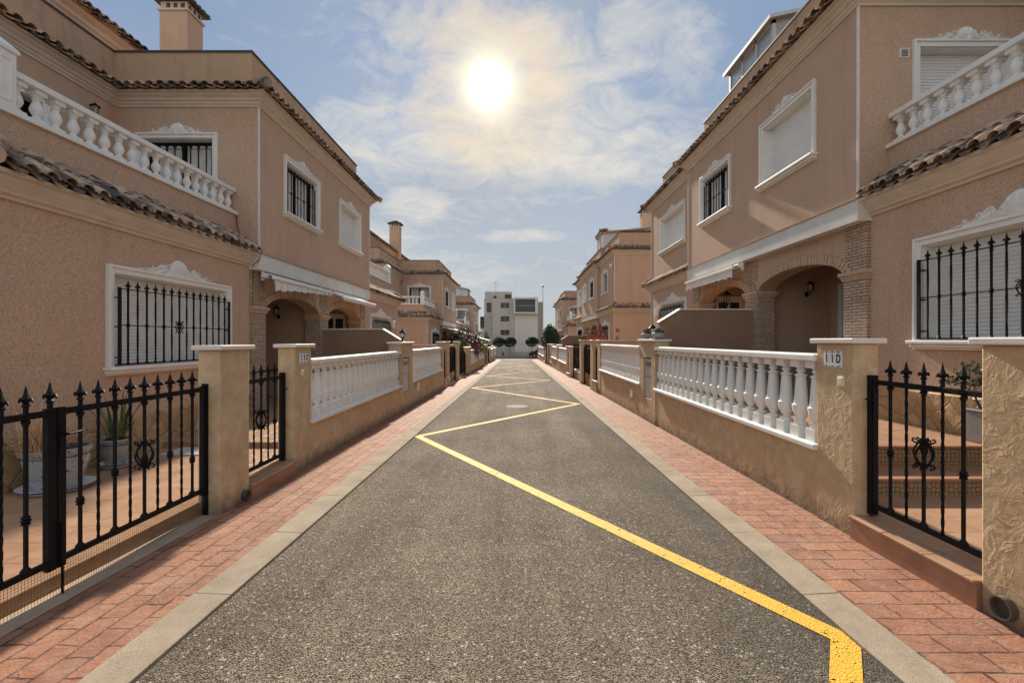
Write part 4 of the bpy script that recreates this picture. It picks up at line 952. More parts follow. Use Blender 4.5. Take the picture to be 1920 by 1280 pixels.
        if tiled:
            b = MB(); tile_path(b, [(u0, v0-.1), (u0, v1+.05), (u1, v1+.05)], .4, .14, z1+.3, z1+.10, courses=2, seg=4); b.build('roof_tiles', TM, sr, T, smooth=60)
    return h, T
P = 22.1; DZ = -.3315
YL, YR = 12.25, 10.07; ZR = .37
specs = [
 # side, direction, pair, label, options
 (-1, -1, 0, 'nearest house on the left, tan stucco with balustraded terrace over a barred shuttered window', dict(gw=(4.06, 6.36), rearwin=True, near=True, awn=(.45, 3.2, dict(u=4.84, z=2.86, val=.16, taper=True)))),
 (-1, 1, 0, 'second house on the left, with closed white awning and shuttered upper window', dict(upwin='shutter', chim=True, awn=(.12, 2.95, dict(u=4.84, z=2.86, ext=.12, drop=.08, val=.06)))),
 (-1, -1, 1, 'third house on the left, balcony with white corner post and tall chimney behind', dict(lampv=True, fine=False, awn=(.3, 3.1, dict(u=4.84, z=2.8, ext=.5, drop=.15)))),
 (-1, 1, 1, 'fourth house on the left, behind the garden full of shrubs', dict(upwin='shutter', chim=True, fine=False, awn=(.3, 5.8, dict(u=4.84, z=2.8, ext=1.5, drop=.5)))),
 (-1, -1, 2, 'fifth house on the left, with white glazed gallery and glass sunroom on its roof', dict(fine=False, glaz=True, sun=(5.6, 7.6, .3, 2.9, 8.1, False), awn=(.3, 6.2, dict(u=4.84, z=2.8, ext=1.6, drop=.5)))),
 (-1, 1, 2, 'last house on the left, next to the cross road', dict(fine=False, upwin='shutter', chim=True)),
 (1, -1, 0, 'nearest house on the right, tan stucco with terrace balustrade and shuttered upper window', dict(upwin='shutter', gw=(4.2, 6.5), gy=-.04, sidewin='shutter', near=True)),
 (1, 1, 0, 'second house on the right, with scalloped white awning and glass sunroom on the roof', dict(enclosed=True, chim=True, sun=(5.55, 7.6, .1, 2.2, 8.18, False), awn=(.12, 3.0, dict(u=4.84, z=2.86, val=.2)))),
 (1, -1, 1, 'third house on the right, bare end wall and white roof room', dict(enclosed=True, roomwin='dark', fine=False, sun=(5.5, 9.0, .05, 1.9, 8.45, True))),
 (1, 1, 1, 'fourth house on the right, closed shutter upstairs, behind the red planter', dict(enclosed=True, upwin='shutter', fine=False, chim=True)),
 (1, -1, 2, 'fifth house on the right, small balcony beyond the dark conical tree', dict(fine=False)),
 (1, 1, 2, 'last house on the right, next to the cross road', dict(fine=False, enclosed=True, upwin='shutter', chim=True))]
HS = []
for side, di, k, lab, kw in specs:
    yc = (YL if side < 0 else YR)+P*k; z0 = DZ*k+(ZR if side > 0 else 0)
    HS.append(house(side, di, yc, z0, lab, **kw))
# extra pieces on single houses
h, T = HS[6]
b = MB(); b.xf = FR(4.9, BH, (1, 0), (0, 1)); b.box(.59, .73, 0, .012, 5.28, 5.42)
vt = subof(b.build('air_vent', 'coping_cream', h, T), h); b = MB(); b.xf = FR(4.9, BH, (1, 0), (0, 1))
for i in range(5): b.box(.615, .705, .012, .018, 5.30+i*.021, 5.308+i*.021)
b.build('vent_slot', 'coping_dark', vt, T)
h, T = HS[0]
b = MB(); b.tube([T(5.32, BH+.02, 4.0), T(5.3, BH+.03, 3.8), T(5.24, BH+.04, 3.6), T(4.98, BH+.06, 3.42), T(4.80, BH+.07, 3.30), T(4.86, BH+.06, 3.12), T(4.99, BH+.05, 3.02), T(5.02, BH-.02, 2.9), T(5.035, BH-.03, 2.6), T(5.035, BH-.03, 2.24)], .008, 5); b.build('cable', 'cable', h)
b = MB(); b.box(5.5, 6.4, .2, 1.5, 7.0, 7.5); b.box(5.45, 6.45, .15, 1.55, 7.5, 7.58); b.build('roof_box', 'coping_dark', h, T)
h, T = HS[7]
b = MB(); b.tube([(5.2, 1.55, 2.56), (5.2, 1.55, 2.42)], .006, 5); b.lathe([(.10, -.02), (.06, .03), (.02, .05), (.01, .07)], (5.2, 1.55, 2.38), 8); b.lathe([(.055, -.24), (.04, -.27), (.01, -.3)], (5.2, 1.55, 2.38), 8)
for k in range(6): t = pi*k/3; b.tube([(5.2+.055*cos(t), 1.55+.055*sin(t), 2.14), (5.2+.08*cos(t), 1.55+.08*sin(t), 2.36)], .006, 4)
b.build('hanging_lantern', 'iron', h, T)
h, T = HS[8]
b = MB(); b.xf = FR(5.08, BE, (1, 0), (0, 1)); b.box(.08, .26, 0, .03, 2.0, 2.17); b.build('wall_plaque', 'pot_orange', h, T)
b = MB(); b.xf = FR(5.08, BE, (1, 0), (0, 1)); b.lathe([(.01, .2), (.03, .12), (.06, .02), (.06, 0)], (.15, .06, 1.62), 8); b.build('wall_bell', 'cloth_red', h, T)
for i in (8,):
    h, T = HS[i]; b = MB(); b.xf = FR(5.1, 0, (0, 1), (-1, 0)); b.ball((7.1, .06, 5.55), .11); b.build('alarm_box', 'alu_white', h, T)
for i in (1, 7):
    h, T = HS[i]; b = MB(); b.xf = FR(5.08, 0, (0, 1), (-1, 0)); b.box(6.75, 7.0, 0, .10, 2.10, 2.38); b.build('intercom_box', 'alu_white', h, T, bevel=.01)

# ------------------------------------------------------------------ boundaries
def garden_floor(side, yc, z0, y0, y1, z, name='patio', x1=12., x0=2.985):
    b = MB(); q = sorted((side*x0, side*x1)); b.box(q[0], q[1], y0, y1, z-.5, z); return tag(b.build(name, 'terracotta'), kind='structure')
def bal_lab(side, i): return 'white balustrade on ochre base wall, %s from the camera along the %s pavement' % (ORD[i], SIDE[side])
def ped(side, y0, y1, zb, zt):
    i = gcount[side]; gcount[side] += 1
    return gate('pedestrian_gate', side, y0, y1, zb, zt, 'narrow black iron gate with spear finials, %s garden gate along the %s pavement' % (ORD[i], SIDE[side]), 1, group='narrow iron gates along the %s pavement' % SIDE[side])
dcount = {-1: 0, 1: 0}
def drive(side, y0, y1, zb, zt, ms=False):
    i = dcount[side]; dcount[side] += 1
    return gate('driveway_gate', side, y0, y1, zb, zt, 'wide double-leaf black iron driveway gate, %s along the %s pavement' % (ORD[i], SIDE[side]), 2, ms, group='driveway gates along the %s pavement' % SIDE[side])
LAY_L = [('d', 1.53, 4.40), ('p', 4.40, 4.88), ('g', 4.88, 5.87), ('p', 5.87, 6.35), ('b', 6.35, 11.23), ('m', 11.23, 12.53), ('b', 12.53, 17.45), ('p', 17.45, 17.93), ('g', 17.93, 18.9), ('p', 18.9, 19.4), ('d', 19.4, 22.2), ('p', 22.2, 22.7)]
LAY_R = [('p', 2.33, 2.81), ('g', 2.81, 3.876), ('p', 3.876, 4.35), ('b', 4.35, 9.44), ('m', 9.44, 10.63), ('b', 10.63, 15.7), ('p', 15.7, 16.2), ('g', 16.2, 17.15), ('p', 17.15, 17.75), ('d', 17.75, 20.2), ('p', 20.2, 20.8), ('d', 21.4, 24.1)]
for k in range(3):
    for side, lay in ((-1, LAY_L), (1, LAY_R)):
        dy = P*k; dz = DZ*k; cap = (1.553 if side < 0 else 1.618)+dz; rail = (1.345 if side < 0 else 1.472)+dz; sill = (.535 if side < 0 else .64)+dz
        gt = (1.165 if side < 0 else 1.28)+dz; gb = (.19 if side < 0 else .235)+dz
        for j, (t, a, c) in enumerate(lay):
            a += dy; c += dy
            if a > 61.5: continue
            c = min(c, 63.3)
            if t == 'p':
                num = {(-1, 0, 3): '12C', (1, 0, 2): '11D'}.get((side, k, j)); pillar(side, a, c, cap, number=num, bell=bool(num))
            elif t == 'm': pillar(side, a, c, cap+.005, meter=True, label='broad ochre pillar with pale meter doors, %s such along the %s pavement' % (ORD[k], SIDE[side]))
            elif t == 'b': balustrade(side, a, c, sill, rail, bal_lab(side, bcount[side]), nb={4.35: 20}.get(a))
            elif t == 'g':
                st = (.107 if side < 0 else .162)+dz*1.0; ped(side, a, c, (.165 if side < 0 else .235)+dz, gt)
                step(side, a, c, st if k == 0 and a < 8 else gb-.06, 'terracotta tiled step under the narrow iron gate, %s along the %s pavement' % (ORD[gcount[side]-1], SIDE[side]))
            elif t == 'd': drive(side, a, c, gb, gt, ms=(side < 0 and k == 0 and j == 0))
        # cross walls between neighbours
        yc = (YL if side < 0 else YR)+dy; z0 = dz+(ZR if side > 0 else 0)
        b = MB(); T = house_xy(side, 1, yc, z0); ym = .05; mz = 1.875
        prof = [(3.06, -1), (5.03, -1), (5.03, mz), (3.5, mz), (3.06, 1.60)]
        b.prism(prof, -.07, .07, 1)
        g = thing('divider_wall', T(4, 0, 0), 'brown wall with sloped end between porches of the %s pair on the %s' % (ORD[k], SIDE[side]), 'wall'); b.build('wall', 'partition', g, T)
        b = MB(); b.prism([(3.03, 1.60), (3.49, mz), (5.03, mz), (5.03, mz+.03), (3.475, mz+.03), (3.03, 1.63)], -.09, .09, 1); b.build('coping', 'coping_cream', g, T, bevel=.004)
        yb = (22.95 if side < 0 else 21.05)+dy
        if yb < 60:
            g = thing('divider_wall', (side*5, yb, rz(yb)), 'tan garden wall with pale coping between the %s and next pair of houses on the %s' % (ORD[k], SIDE[side]), 'wall')
            q = sorted((side*2.99, side*9)); b = MB(); b.box(q[0], q[1], yb-.09, yb+.09, rz(yb)-.5, cap-.05-.15*(side < 0)); b.build('wall', 'trowelled', g)
            b = MB(); q = sorted((side*2.97, side*9)); b.box(q[0], q[1], yb-.12, yb+.12, cap-.05-.15*(side < 0), cap-.005-.15*(side < 0)); b.build('coping', 'coping_cream', g, bevel=.005)
        # floors
        lowz = (.08 if side < 0 else .16)+dz; hz = (.15)+z0
        n0, n1 = (6.7, 17.8) if side < 0 else (4.82, 15.3)
        garden_floor(side, yc, z0, n0+dy, n1+dy, hz)
        ya = (-1 if k == 0 else n1-P+dy); 
        if k == 0: garden_floor(side, yc, z0, -4, n0, lowz, 'driveway')
        nxt = n0+P+dy; garden_floor(side, yc, z0, n1+dy, min(nxt, 63.4), lowz+DZ*.5, 'driveway')
        if side > 0 and k == 0:
            b = MB()
            for (ya, yb_, z_) in ((4.35, 4.82, .325),):
                b.box(3.0, 5.05, ya, yb_, 0, z_-.02)
            b.build('stair_base', 'terracotta_plain') if 0 else None
            g = thing('garden_steps', (4, 4.6, .16), 'two terracotta steps with patterned tile risers behind the near right gate', 'steps')
            b = MB(); b.box(3.0, 5.06, 4.352, 4.815, .1, .30); b.box(3.0, 5.06, 4.80, 4.818, .3, .50); b.build('riser', 'riser_tile', g)
            b = MB(); b.box(3.0, 5.06, 4.325, 4.80, .30, .325); b.box(3.0, 5.06, 4.775, 5.1, .50, .526); b.build('tread', 'terracotta_plain', g, bevel=.008)
drain(1, 2.66, .085, .065); drain(-1, 4.78, .03, .05)
for side, y in ((-1, 13.1), (1, 11.25)):
    b = MB(); q = xb(side, XW+.013, XW-.02); b.box(q[0], q[1], y, y+.2, .18+(.05 if side > 0 else 0), .42); tag(b.build('junction_box', 'ivory', bevel=.008), 'small white junction box low on the %s boundary wall' % SIDE[side], 'junction box')
b = MB(); b.box(-5.04, -4.3, 6.68, 7.2, .08, .152); b.build('x', 'terracotta_plain') if 0 else None
# lamp high on the roof room of the nearest left house
h, T = HS[0]; wall_lamp(h, T, FR(9.0, 0, (0, 1), (-1, 0)), 2.55, 7.75)

# ------------------------------------------------------------------ plants, pots, lanterns
def leaves(b, c, r, n, size, shape='ell', clump=10, seed=1, hollow=.35):
    R_ = random.Random(seed); cl = [(R_.uniform(0, 2*pi), R_.uniform(-1, 1), R_.uniform(.5, 1.)) for _ in range(clump)]
    for i in range(n):
        a, z, q = cl[i % clump]; d = Vector((sqrt(max(0, 1-z*z))*cos(a), sqrt(max(0, 1-z*z))*sin(a), z))*q
        p = d+Vector((R_.gauss(0, 1), R_.gauss(0, 1), R_.gauss(0, 1)))*.25
        if p.length > 1.15: p = p.normalized()*R_.uniform(.75, 1.15)
        k = 1.
        if shape == 'cone': t = (p.z+1)/2; k = (1-.62*max(0, t-.25)**1.2)*(.75+.5*min(1, t*3)-.25)
        P_ = Vector((c[0]+p.x*r[0]*k, c[1]+p.y*r[1]*k, c[2]+p.z*r[2]))
        s_ = size*R_.uniform(.6, 1.3); u = Vector((R_.gauss(0, 1), R_.gauss(0, 1), R_.gauss(0, 1))).normalized(); w = u.cross(Vector((R_.gauss(0, 1), R_.gauss(0, 1), R_.gauss(0, 1)))).normalized()
        b.add([P_-u*s_*.5, P_+w*s_*.22, P_+u*s_*.5, P_-w*s_*.22], [(0, 1, 2, 3)])
def tree(name, x, y, z, h, r, mat, label, cat='tree', shape='ell', n=3500, size=.09, seed=1, trunk=.06, zc=None, group=None):
    g = thing(name, (x, y, z), label, cat, group); R_ = random.Random(seed)
    zc = zc or z+h-r[2]
    b = MB(); b.tube([(x, y, z), (x+.03, y, z+(zc-z)*.6), (x, y+.02, zc)], [trunk, trunk*.8, trunk*.6], 8)
    for i in range(8):
        a = i*2*pi/8+R_.uniform(-.3, .3); b.tube([(x, y, zc-r[2]*.5), (x+cos(a)*r[0]*.45, y+sin(a)*r[1]*.45, zc+R_.uniform(-.1, .4)*r[2]), (x+cos(a)*r[0]*.75, y+sin(a)*r[1]*.75, zc+R_.uniform(.1, .7)*r[2])], [trunk*.5, trunk*.3, trunk*.1], 5)
    b.build('trunk', 'bark', g, smooth=60)
    b = MB(); leaves(b, (x, y, zc), r, n, size, shape, clump=34, seed=seed); b.build('crown', mat, g)
    return g
tree('conifer', 3.35, 47, -.66, 3.75, (1.12, 1.12, 1.36), 'leaf_dark', 'dark green dense conical tree rising behind the right boundary wall', shape='cone', n=9000, size=.13, seed=4)
for i, (x, rr) in enumerate(((-3.0, (1.0, .9, .72)), (-1.15, (1.0, .9, .75)), (2.5, (.98, .9, .74)))):
    tree('clipped_tree', x, 77, rz(YEND), 3.1, rr, 'hedge', ['left of the two joined clipped round trees before the white building', 'right of the two joined clipped round trees before the white building', 'single clipped round tree before the white building, above the parked car'][i], n=4500, size=.17, seed=20+i, zc=1.35, group='clipped trees before the white building')
for i, (x, y, zc, r, m, sd, lb) in enumerate(((-3.45, 28.6, .85, (.6, .8, .75), 'leaf_olive', 1, 'olive green bush at the near end of the leafy left garden'), (-3.25, 31.5, 1.25, (.75, 1.5, .85), 'leaf_red', 2, 'dark reddish bush spilling over the left garden wall'),
        (-3.7, 33.8, 1.5, (.9, 1.2, .9), 'leaf_green', 3, 'tall green bush under the extended awning on the left'), (-3.15, 36.5, 1.0, (.6, 1.5, .7), 'leaf_yellow', 5, 'yellow-green bush beyond the reddish one on the left'),
        (-3.5, 41.5, .9, (.8, 1.3, .9), 'leaf_olive', 6, 'farthest olive bush above the left boundary wall'), (3.6, 26.3, .75, (.5, .9, .6), 'leaf_yellow', 7, 'small pale bush behind the right wall, nearest of those there'),
        (3.5, 42.0, .35, (.5, 1.4, .75), 'leaf_olive', 8, 'dull green bush beside the dark conical tree on the right'), (-4.2, 57.5, 1.6, (1.0, 1.0, 1.2), 'leaf_green', 9, 'green tree top beside the last house on the left'))):
    tree('garden_bush', x, y, rz(y)-.1, 1.5, r, m, lb, 'bush', n=2600, size=.14, seed=40+sd, trunk=.03, zc=zc, group='bushes in the far gardens')

def lathe_thing(name, x, y, z, prof, mat, label, cat, n=20, parts=None):
    g = thing(name, (x, y, z), label, cat); b = MB(); b.lathe(prof, (x, y, z), n); b.build('pot', mat, g, smooth=50); return g
def pot(name, x, y, z, R_, H, mat, label, saucer=True):
    g = thing(name, (x, y, z), label, 'flower pot')
    b = MB(); b.lathe([(R_*.62, .02), (R_*.70, H*.15), (R_*.93, H*.7), (R_*.93, H*.84), (R_*1.0, H*.88), (R_*1.03, H*.97), (R_*.97, H), (R_*.88, H*.97), (R_*.86, H*.86)], (x, y, z), 28, caps=False); b.lathe([(.001, H*.86), (R_*.88, H*.86)], (x, y, z), 28, caps=False); b.build('pot_body', mat, g, smooth=40)
    if saucer:
        b = MB(); b.lathe([(R_*.8, 0), (R_*1.0, .02), (R_*1.1, .055), (R_*1.05, .05), (R_*.7, .02)], (x, y, z), 28); b.build('saucer', 'tile_ceramic', g, smooth=40)
        b = MB(); b.lathe([(R_*1.075, .036), (R_*1.11, .047), (R_*1.08, .05)], (x, y, z), 28, caps=False); b.lathe([(R_*.945, H*.80), (R_*.95, H*.81), (R_*.945, H*.82)], (x, y, z), 28, caps=False); b.build('blue_band', 'ink_blue', g)
    b = MB(); b.lathe([(.001, H*.865), (R_*.87, H*.865)], (x, y, z), 20, caps=False); b.build('soil', 'soil', g)
    return g
pot('flower_pot', -4.70, 4.80, .08, .28, .44, 'pot_painted', 'large white pot with blue painted motifs behind the left driveway gate')
g = pot('flower_pot', -4.83, 5.66, .08, .155, .34, 'pot_painted', 'smaller white painted pot holding the spiky plant by the left house wall')
g = thing('snake_plant', (-4.83, 5.66, .38), 'spiky upright snake plant in the smaller white pot', 'plant')
for i in range(17):
    R_ = random.Random(i); a = R_.uniform(0, 6.28); L = R_.uniform(.3, .66); ln = R_.uniform(.05, .45); w = R_.uniform(.018, .03); b = MB()
    bx, by = -4.83+.07*cos(a), 5.66+.07*sin(a); vs = []
    for j in range(7):
        t = j/6; p = Vector((bx+cos(a)*ln*t**1.6*.7, by+sin(a)*ln*t**1.6*.7, .37+L*t*(1-.15*ln*t))); ww = w*(1-t**2.2)+.001; q = Vector((-sin(a), cos(a), 0)); vs += [tuple(p-q*ww), tuple(p+Vector((cos(a), sin(a), 0))*-.006), tuple(p+q*ww)]
    b.add(vs, [(3*j+k, 3*j+k+1, 3*j+4+k, 3*j+3+k) for j in range(6) for k in (0, 1)]); b.build('leaf', 'leaf_green' if i % 4 else 'leaf_yellow', g, smooth=60)
b = MB(); R_ = random.Random(3)
for i in range(420):
    a = R_.uniform(0, 6.28); L = R_.uniform(.35, .85); ln = R_.uniform(.15, .9)*.6; q = Vector((-sin(a), cos(a), 0)); vs = []
    bx, by = -4.72+R_.uniform(-.12, .12), 4.68+R_.uniform(-.14, .1)
    for j in range(6):
        t = j/5; p = Vector((bx+cos(a)*ln*t, by+sin(a)*ln*t, .46+L*.8*(t-.75*t*t*ln*1.7))); ww = .005*(1-t*.7); vs += [tuple(p-q*ww), tuple(p+q*ww)]
    b.add(vs, [(2*j, 2*j+1, 2*j+3, 2*j+2) for j in range(5)])
tag(b.build('grass_plant', 'dry_grass'), 'drooping dry fountain grass in the large white painted pot', 'plant')
b = MB(); b.box(-4.72, -4.2, 6.2, 6.62, .08, .098); tag(b.build('door_mat', 'meter_grey', bevel=.004), 'pale flat mat on terracotta tiles before the small step on the left', 'mat')
# right: tall grey planter with a thin-branched shrub
g = thing('planter', (4.72, 5.05, .52), 'tall square grey planter on the patio behind the near right gate', 'planter')
b = MB(); b.box(4.82, 5.045, 4.84, 5.06, .526, .85); b.box(4.812, 5.05, 4.832, 5.068, .85, .875); b.build('box', 'pot_grey', g, bevel=.01)
b = MB(); b.box(4.83, 5.035, 4.85, 5.05, .87, .878); b.build('soil', 'soil', g)
g = thing('potted_tree', (4.72, 5.05, .89), 'thin-branched leafy shrub in the tall grey planter', 'plant')
b = MB(); lf = MB(); R_ = random.Random(12)
def twig(p, d, L, r, dep):
    q = p+d*L; mid = (p+q)/2+Vector((R_.uniform(-.03, .03), R_.uniform(-.03, .03), .01)); b.tube([p, mid, q], [r, r*.85, r*.65], 5)
    if dep == 0:
        for _ in range(17):
            c = q+Vector((R_.gauss(0, .045), R_.gauss(0, .045), R_.gauss(0, .02))); u = Vector((R_.gauss(0, 1), R_.gauss(0, 1), R_.gauss(0, .4))).normalized(); w = u.cross(Vector((0, 0, 1))).normalized(); s_ = R_.uniform(.016, .032)
            lf.add([c-u*s_, c+w*s_*.5, c+u*s_, c-w*s_*.5], [(0, 1, 2, 3)])
        return
    for _ in range(3 if dep > 1 else 4):
        a = R_.uniform(0, 6.28); nd_ = (d*.55+Vector((cos(a), sin(a), R_.uniform(-.1, .5)))*.6).normalized(); twig(q, nd_, L*R_.uniform(.6, .85), r*.6, dep-1)
twig(Vector((4.9, 4.95, .87)), Vector((-.55, -.1, 1)).normalized(), .2, .013, 3); b.build('branches', 'bark', g, smooth=60); lf.build('foliage', 'leaf_green', g)

lantern(-2.9, 11.9, 1.558, 'black lantern on the broad pillar in the left boundary wall', .36)
lantern(2.9, 10.03, 1.623, 'black lantern between two cactus bowls on the right broad pillar')
for i, (y, lb) in enumerate(((10.42, 'left'), (9.62, 'right'))):
    g = thing('cactus_bowl', (2.9, y, 1.623), 'round dark bowl with ball cactus, %s of the lantern on the right pillar' % lb, 'plant bowl')
    b = MB(); b.lathe([(.06, 0), (.10, .02), (.135, .07), (.125, .12), (.11, .13), (.10, .11)], (2.9, y, 1.623), 20); b.build('bowl', 'pot_grey', g, smooth=50)
    b = MB()
    for (dx, dy, r) in ((0, .01 if i == 0 else .05, .075 if i == 0 else .06), (.05, -.07, .035)):
        c = (2.9+dx, y+dy, 1.623+.13+r*.8); b.ball(c, r, 18, 10, jit=.0)
        for _ in range(160):
            a, z = R_.uniform(0, 6.28), R_.uniform(-.6, 1); e = sqrt(1-z*z); p = Vector((e*cos(a), e*sin(a), z)); s0 = Vector(c)+p*r; b.tube([s0, s0+p*.016], .0012, 3)
    b.build('cactus', 'cactus', g, smooth=70)
# dark screen placed to blacken the gaps between the near right balusters
g = thing('dark_screen', (3.08, 5.9, .52), 'black screen on posts standing just behind the near right white balusters', 'screen')
b = MB(); b.box(3.06, 3.075, 4.5, 7.2, .82, 1.36); b.build('cloth', 'rubber', g); b = MB()
for y in (4.5, 5.85, 7.2): b.tube([(3.085, y, .52), (3.085, y, 1.38)], .012, 6); b.build('post', 'iron', g); b = MB()
# red planter, parasol on the cross wall on the right
yb = 21.05; zt = 1.613
g = thing('flower_box', (3.6, yb, zt), 'long red flower box on the wall between the first and second right houses pairs', 'flower box')
b = MB(); b.prism([(3.18, zt), (4.0, zt), (4.05, zt+.22), (3.13, zt+.22)], yb-.1, yb+.1, 1); b.box(3.1, 4.08, yb-.13, yb+.13, zt+.20, zt+.24); b.build('box', 'pot_orange', g, bevel=.008)
b = MB(); leaves(b, (3.6, yb, zt+.32), (.45, .1, .12), 500, .05, seed=77); tag(b.build('flowers', 'leaf_red', g), kind='stuff')
g = thing('parasol', (4.3, 23.6, .2), 'closed red parasol in the driveway before the third right house', 'parasol')
b = MB(); b.tube([(4.2, 23.6, -.2), (4.2, 23.6, 2.5)], .022, 8); b.build('pole', 'metal_grey', g)
b = MB(); prof = [(.23, 1.45), (.20, 1.6), (.15, 1.9), (.08, 2.2), (.02, 2.45)]; vs = []; n = 24
for r, z in prof:
    for k in range(n): a = 2*pi*k/n; rr = r*(1+.28*cos(a*6)); vs.append((4.2+rr*cos(a), 23.6+rr*sin(a), z))
b.add(vs, [(j*n+k, j*n+(k+1) % n, (j+1)*n+(k+1) % n, (j+1)*n+k) for j in range(4) for k in range(n)]); b.build('canopy', 'cloth_red', g, smooth=60)

# ------------------------------------------------------------------ the white building at the end
YB = 84.; zg = rz(YEND)-.03
def bx(px): return (px-969)*YB/880
def bz(py): return EYE-(py-638)*YB/880
def cx(c): return bx(860+c*.2031)
def cz(c): return bz(480+c*.2031)
g = thing('apartment_building', (bx(955), YB+5, zg), 'pale flat-roofed building closing the lane, with a large dark framed window', 'building')
b = MB(); b.xf = lambda a, n, z: (a, YB-n, z)
wins = [(cx(387), cx(467), cz(480), cz(432)), (cx(387), cx(467), cz(605), cz(555)), (cx(387), cx(467), cz(730), cz(682)), (cx(258), cx(303), cz(520), cz(430))]
b.wall(cx(235), cx(735), zg-.5, cz(393), wins, 0, .35); b.xf = None
b.quad((cx(235), YB, zg-.5), (cx(235), YB+12, zg-.5), (cx(235), YB+12, cz(393)), (cx(235), YB, cz(393))); b.quad((cx(735), YB, zg-.5), (cx(735), YB+12, zg-.5), (cx(735), YB+12, cz(393)), (cx(735), YB, cz(393)))
b.box(cx(235), cx(735), YB+.003, YB+12, cz(393)-.3, cz(393)-.003); b.build('wall', 'facade_pale', g)
b = MB(); b.box(cx(520), cx(728), YB-.05, YB+.1, zg-.4, cz(540)); b.build('light_panel', 'facade_light', g)
b = MB(); b.box(cx(237), cx(490), YB+1.5, YB+9, cz(393)-.2, cz(320)); b.build('roof_storey', 'facade_pale', g)
b = MB(); b.box(cx(318), cx(345), YB+1.46, YB+1.5, cz(385), cz(360)); b.build('roof_window', 'glass_dark', g); b = MB(); b.box(cx(425), cx(485), YB+1.45, YB+1.5, cz(384), cz(345)); b.build('roof_window', 'door_wood', g)
b = MB(); f0 = YB-1.1; x0, x1, z0, z1 = cx(508), cx(728), cz(535), cz(383); t = .28
b.box(x0, x0+t, f0, YB+.2, z0, z1); b.box(x1-t*1.6, x1, f0, YB+.2, z0, z1); b.box(x0+t, x1-t*1.6, f0+.004, YB+.2, z0, z0+t); b.box(x0+t, x1-t*1.6, f0+.004, YB+.2, z1-t*1.3, z1); bf = subof(b.build('framed_bay', 'facade_light', g, bevel=.03), g)
b = MB(); b.box(x0+t, x1-t*1.6, YB-.5, YB-.45, z0+t, z1-t*1.3); b.build('pane', 'glass_dark', bf)
b = MB(); b.box(x0+t, x1-t*1.6, YB-.62, YB-.5, (z0+z1)/2-.05, (z0+z1)/2+.03); b.build('handrail', 'metal_grey', bf)
for i, (a, c, e, f_) in enumerate(wins):
    b = MB(); b.box(a, c, YB+.3, YB+.34, e, f_); w = subof(b.build('window', ['glass_dark', 'glass_dark', 'bark', 'glass_dark'][i], g), g)
    b = MB(); b.box(a-.06, c+.06, YB-.05, YB+.3, e-.06, e); b.build('sill', 'facade_light', w)
    if i < 3: b = MB(); b.box((a+c)/2-.03, (a+c)/2+.03, YB+.24, YB+.3, e, f_); b.build('mullion', 'metal_grey', w)
b = MB(); b.box(cx(735), cx(790), YB+3, YB+12, zg-.5, cz(410)); b.build('side_wing', 'facade_grey', g)
b = MB(); b.box(cx(237), cx(300), YB-.25, YB-.002, zg-.4, cz(535)); b.build('pilaster', 'facade_grey', g, bevel=.02)
b = MB()
b.box(cx(190), cx(235), YB+2, YB+6, cz(560), cz(552)); b.box(cx(190), cx(235), YB+2, YB+6, cz(668), cz(660)); bl = subof(b.build('balcony', 'facade_grey', g), g)
b = MB(); b.box(cx(190), cx(205), YB+2.05, YB+5.9, cz(660), cz(560)); b.box(cx(206), cx(234), YB+5, YB+5.9, cz(660), cz(560)); b.build('pane', 'glass_dark', bl)
b = MB()
for i in range(3): b.box(cx(470)+i*.0, cx(472), YB-.012, YB-.001, zg, cz(400)) if i == 0 else None
b.box(cx(304), cx(306), YB-.012, YB-.001, zg, cz(400)); b.build('joint_line', 'facade_grey', g)
b = MB(); ax = cx(335); b.tube([(ax, YB+3, cz(320)), (ax, YB+3, cz(215))], .035, 6)
for i, z in enumerate((cz(222), cz(240), cz(272))): b.tube([(ax-.55+.1*i, YB+3, z), (ax+.55-.1*i, YB+3, z)], .02, 5); b.tube([(ax, YB+2.5, z), (ax, YB+3.5, z)], .02, 5)
b.build('antenna', 'metal_grey', g)
# low grey boundary wall with railing in front of it
g = thing('railing_wall', (0, 74.5, zg), 'low grey wall with metal railing across the end of the lane', 'wall')
b = MB(); b.box(-40, 40, 74.4, 74.65, zg-.2, -.25); b.build('wall', 'facade_grey', g); b = MB()
b.box(-40, 40, 74.5, 74.55, .95, .99); b.box(-40, 40, 74.5, 74.55, -.15, -.11)
for i in range(27): b.box(-40+i*3, -39.94+i*3, 74.49, 74.56, -.25, 1.02)
b.build('railing', 'metal_grey', g); b = MB()
b.box(-40, 40, 73.2, 74.3, zg-.3, zg+.14); tag(b.build('far_pavement', 'pale_road'), kind='structure')
g = thing('utility_cabinet', (-2.4, 73.95, zg), 'pale grey cabinet pair standing by the railing wall at the lane end', 'cabinet')
for k, x in enumerate((-3.1, -2.0)):
    b = MB(); b.box(x, x+.75, 73.8, 74.2, zg+.1, .35-.1*k); b.box(x-.03, x+.78, 73.77, 74.23, .35-.1*k, .42-.1*k); b.build('cabinet_body', 'facade_grey', g, bevel=.01)
g = thing('street_lamp', (4.05, 68.4, zg), 'tall thin grey street lamp pole beside the white building', 'street lamp')
b = MB(); b.tube([(4.05, 72.9, zg), (4.05, 72.9, 1.5), (4.05, 72.9, 9.9)], [.10, .07, .04], 8); g.location.y = 72.9; g['_o'] = [4.05, 72.9, zg]; b.build('pole', 'metal_grey', g, smooth=50)
b = MB(); b.lathe([(.05, 9.85), (.22, 9.95), (.24, 10.05), (.12, 10.15), (.02, 10.18)], (4.05, 72.9, 0), 12); b.build('lamp_head', 'metal_grey', g, smooth=50)

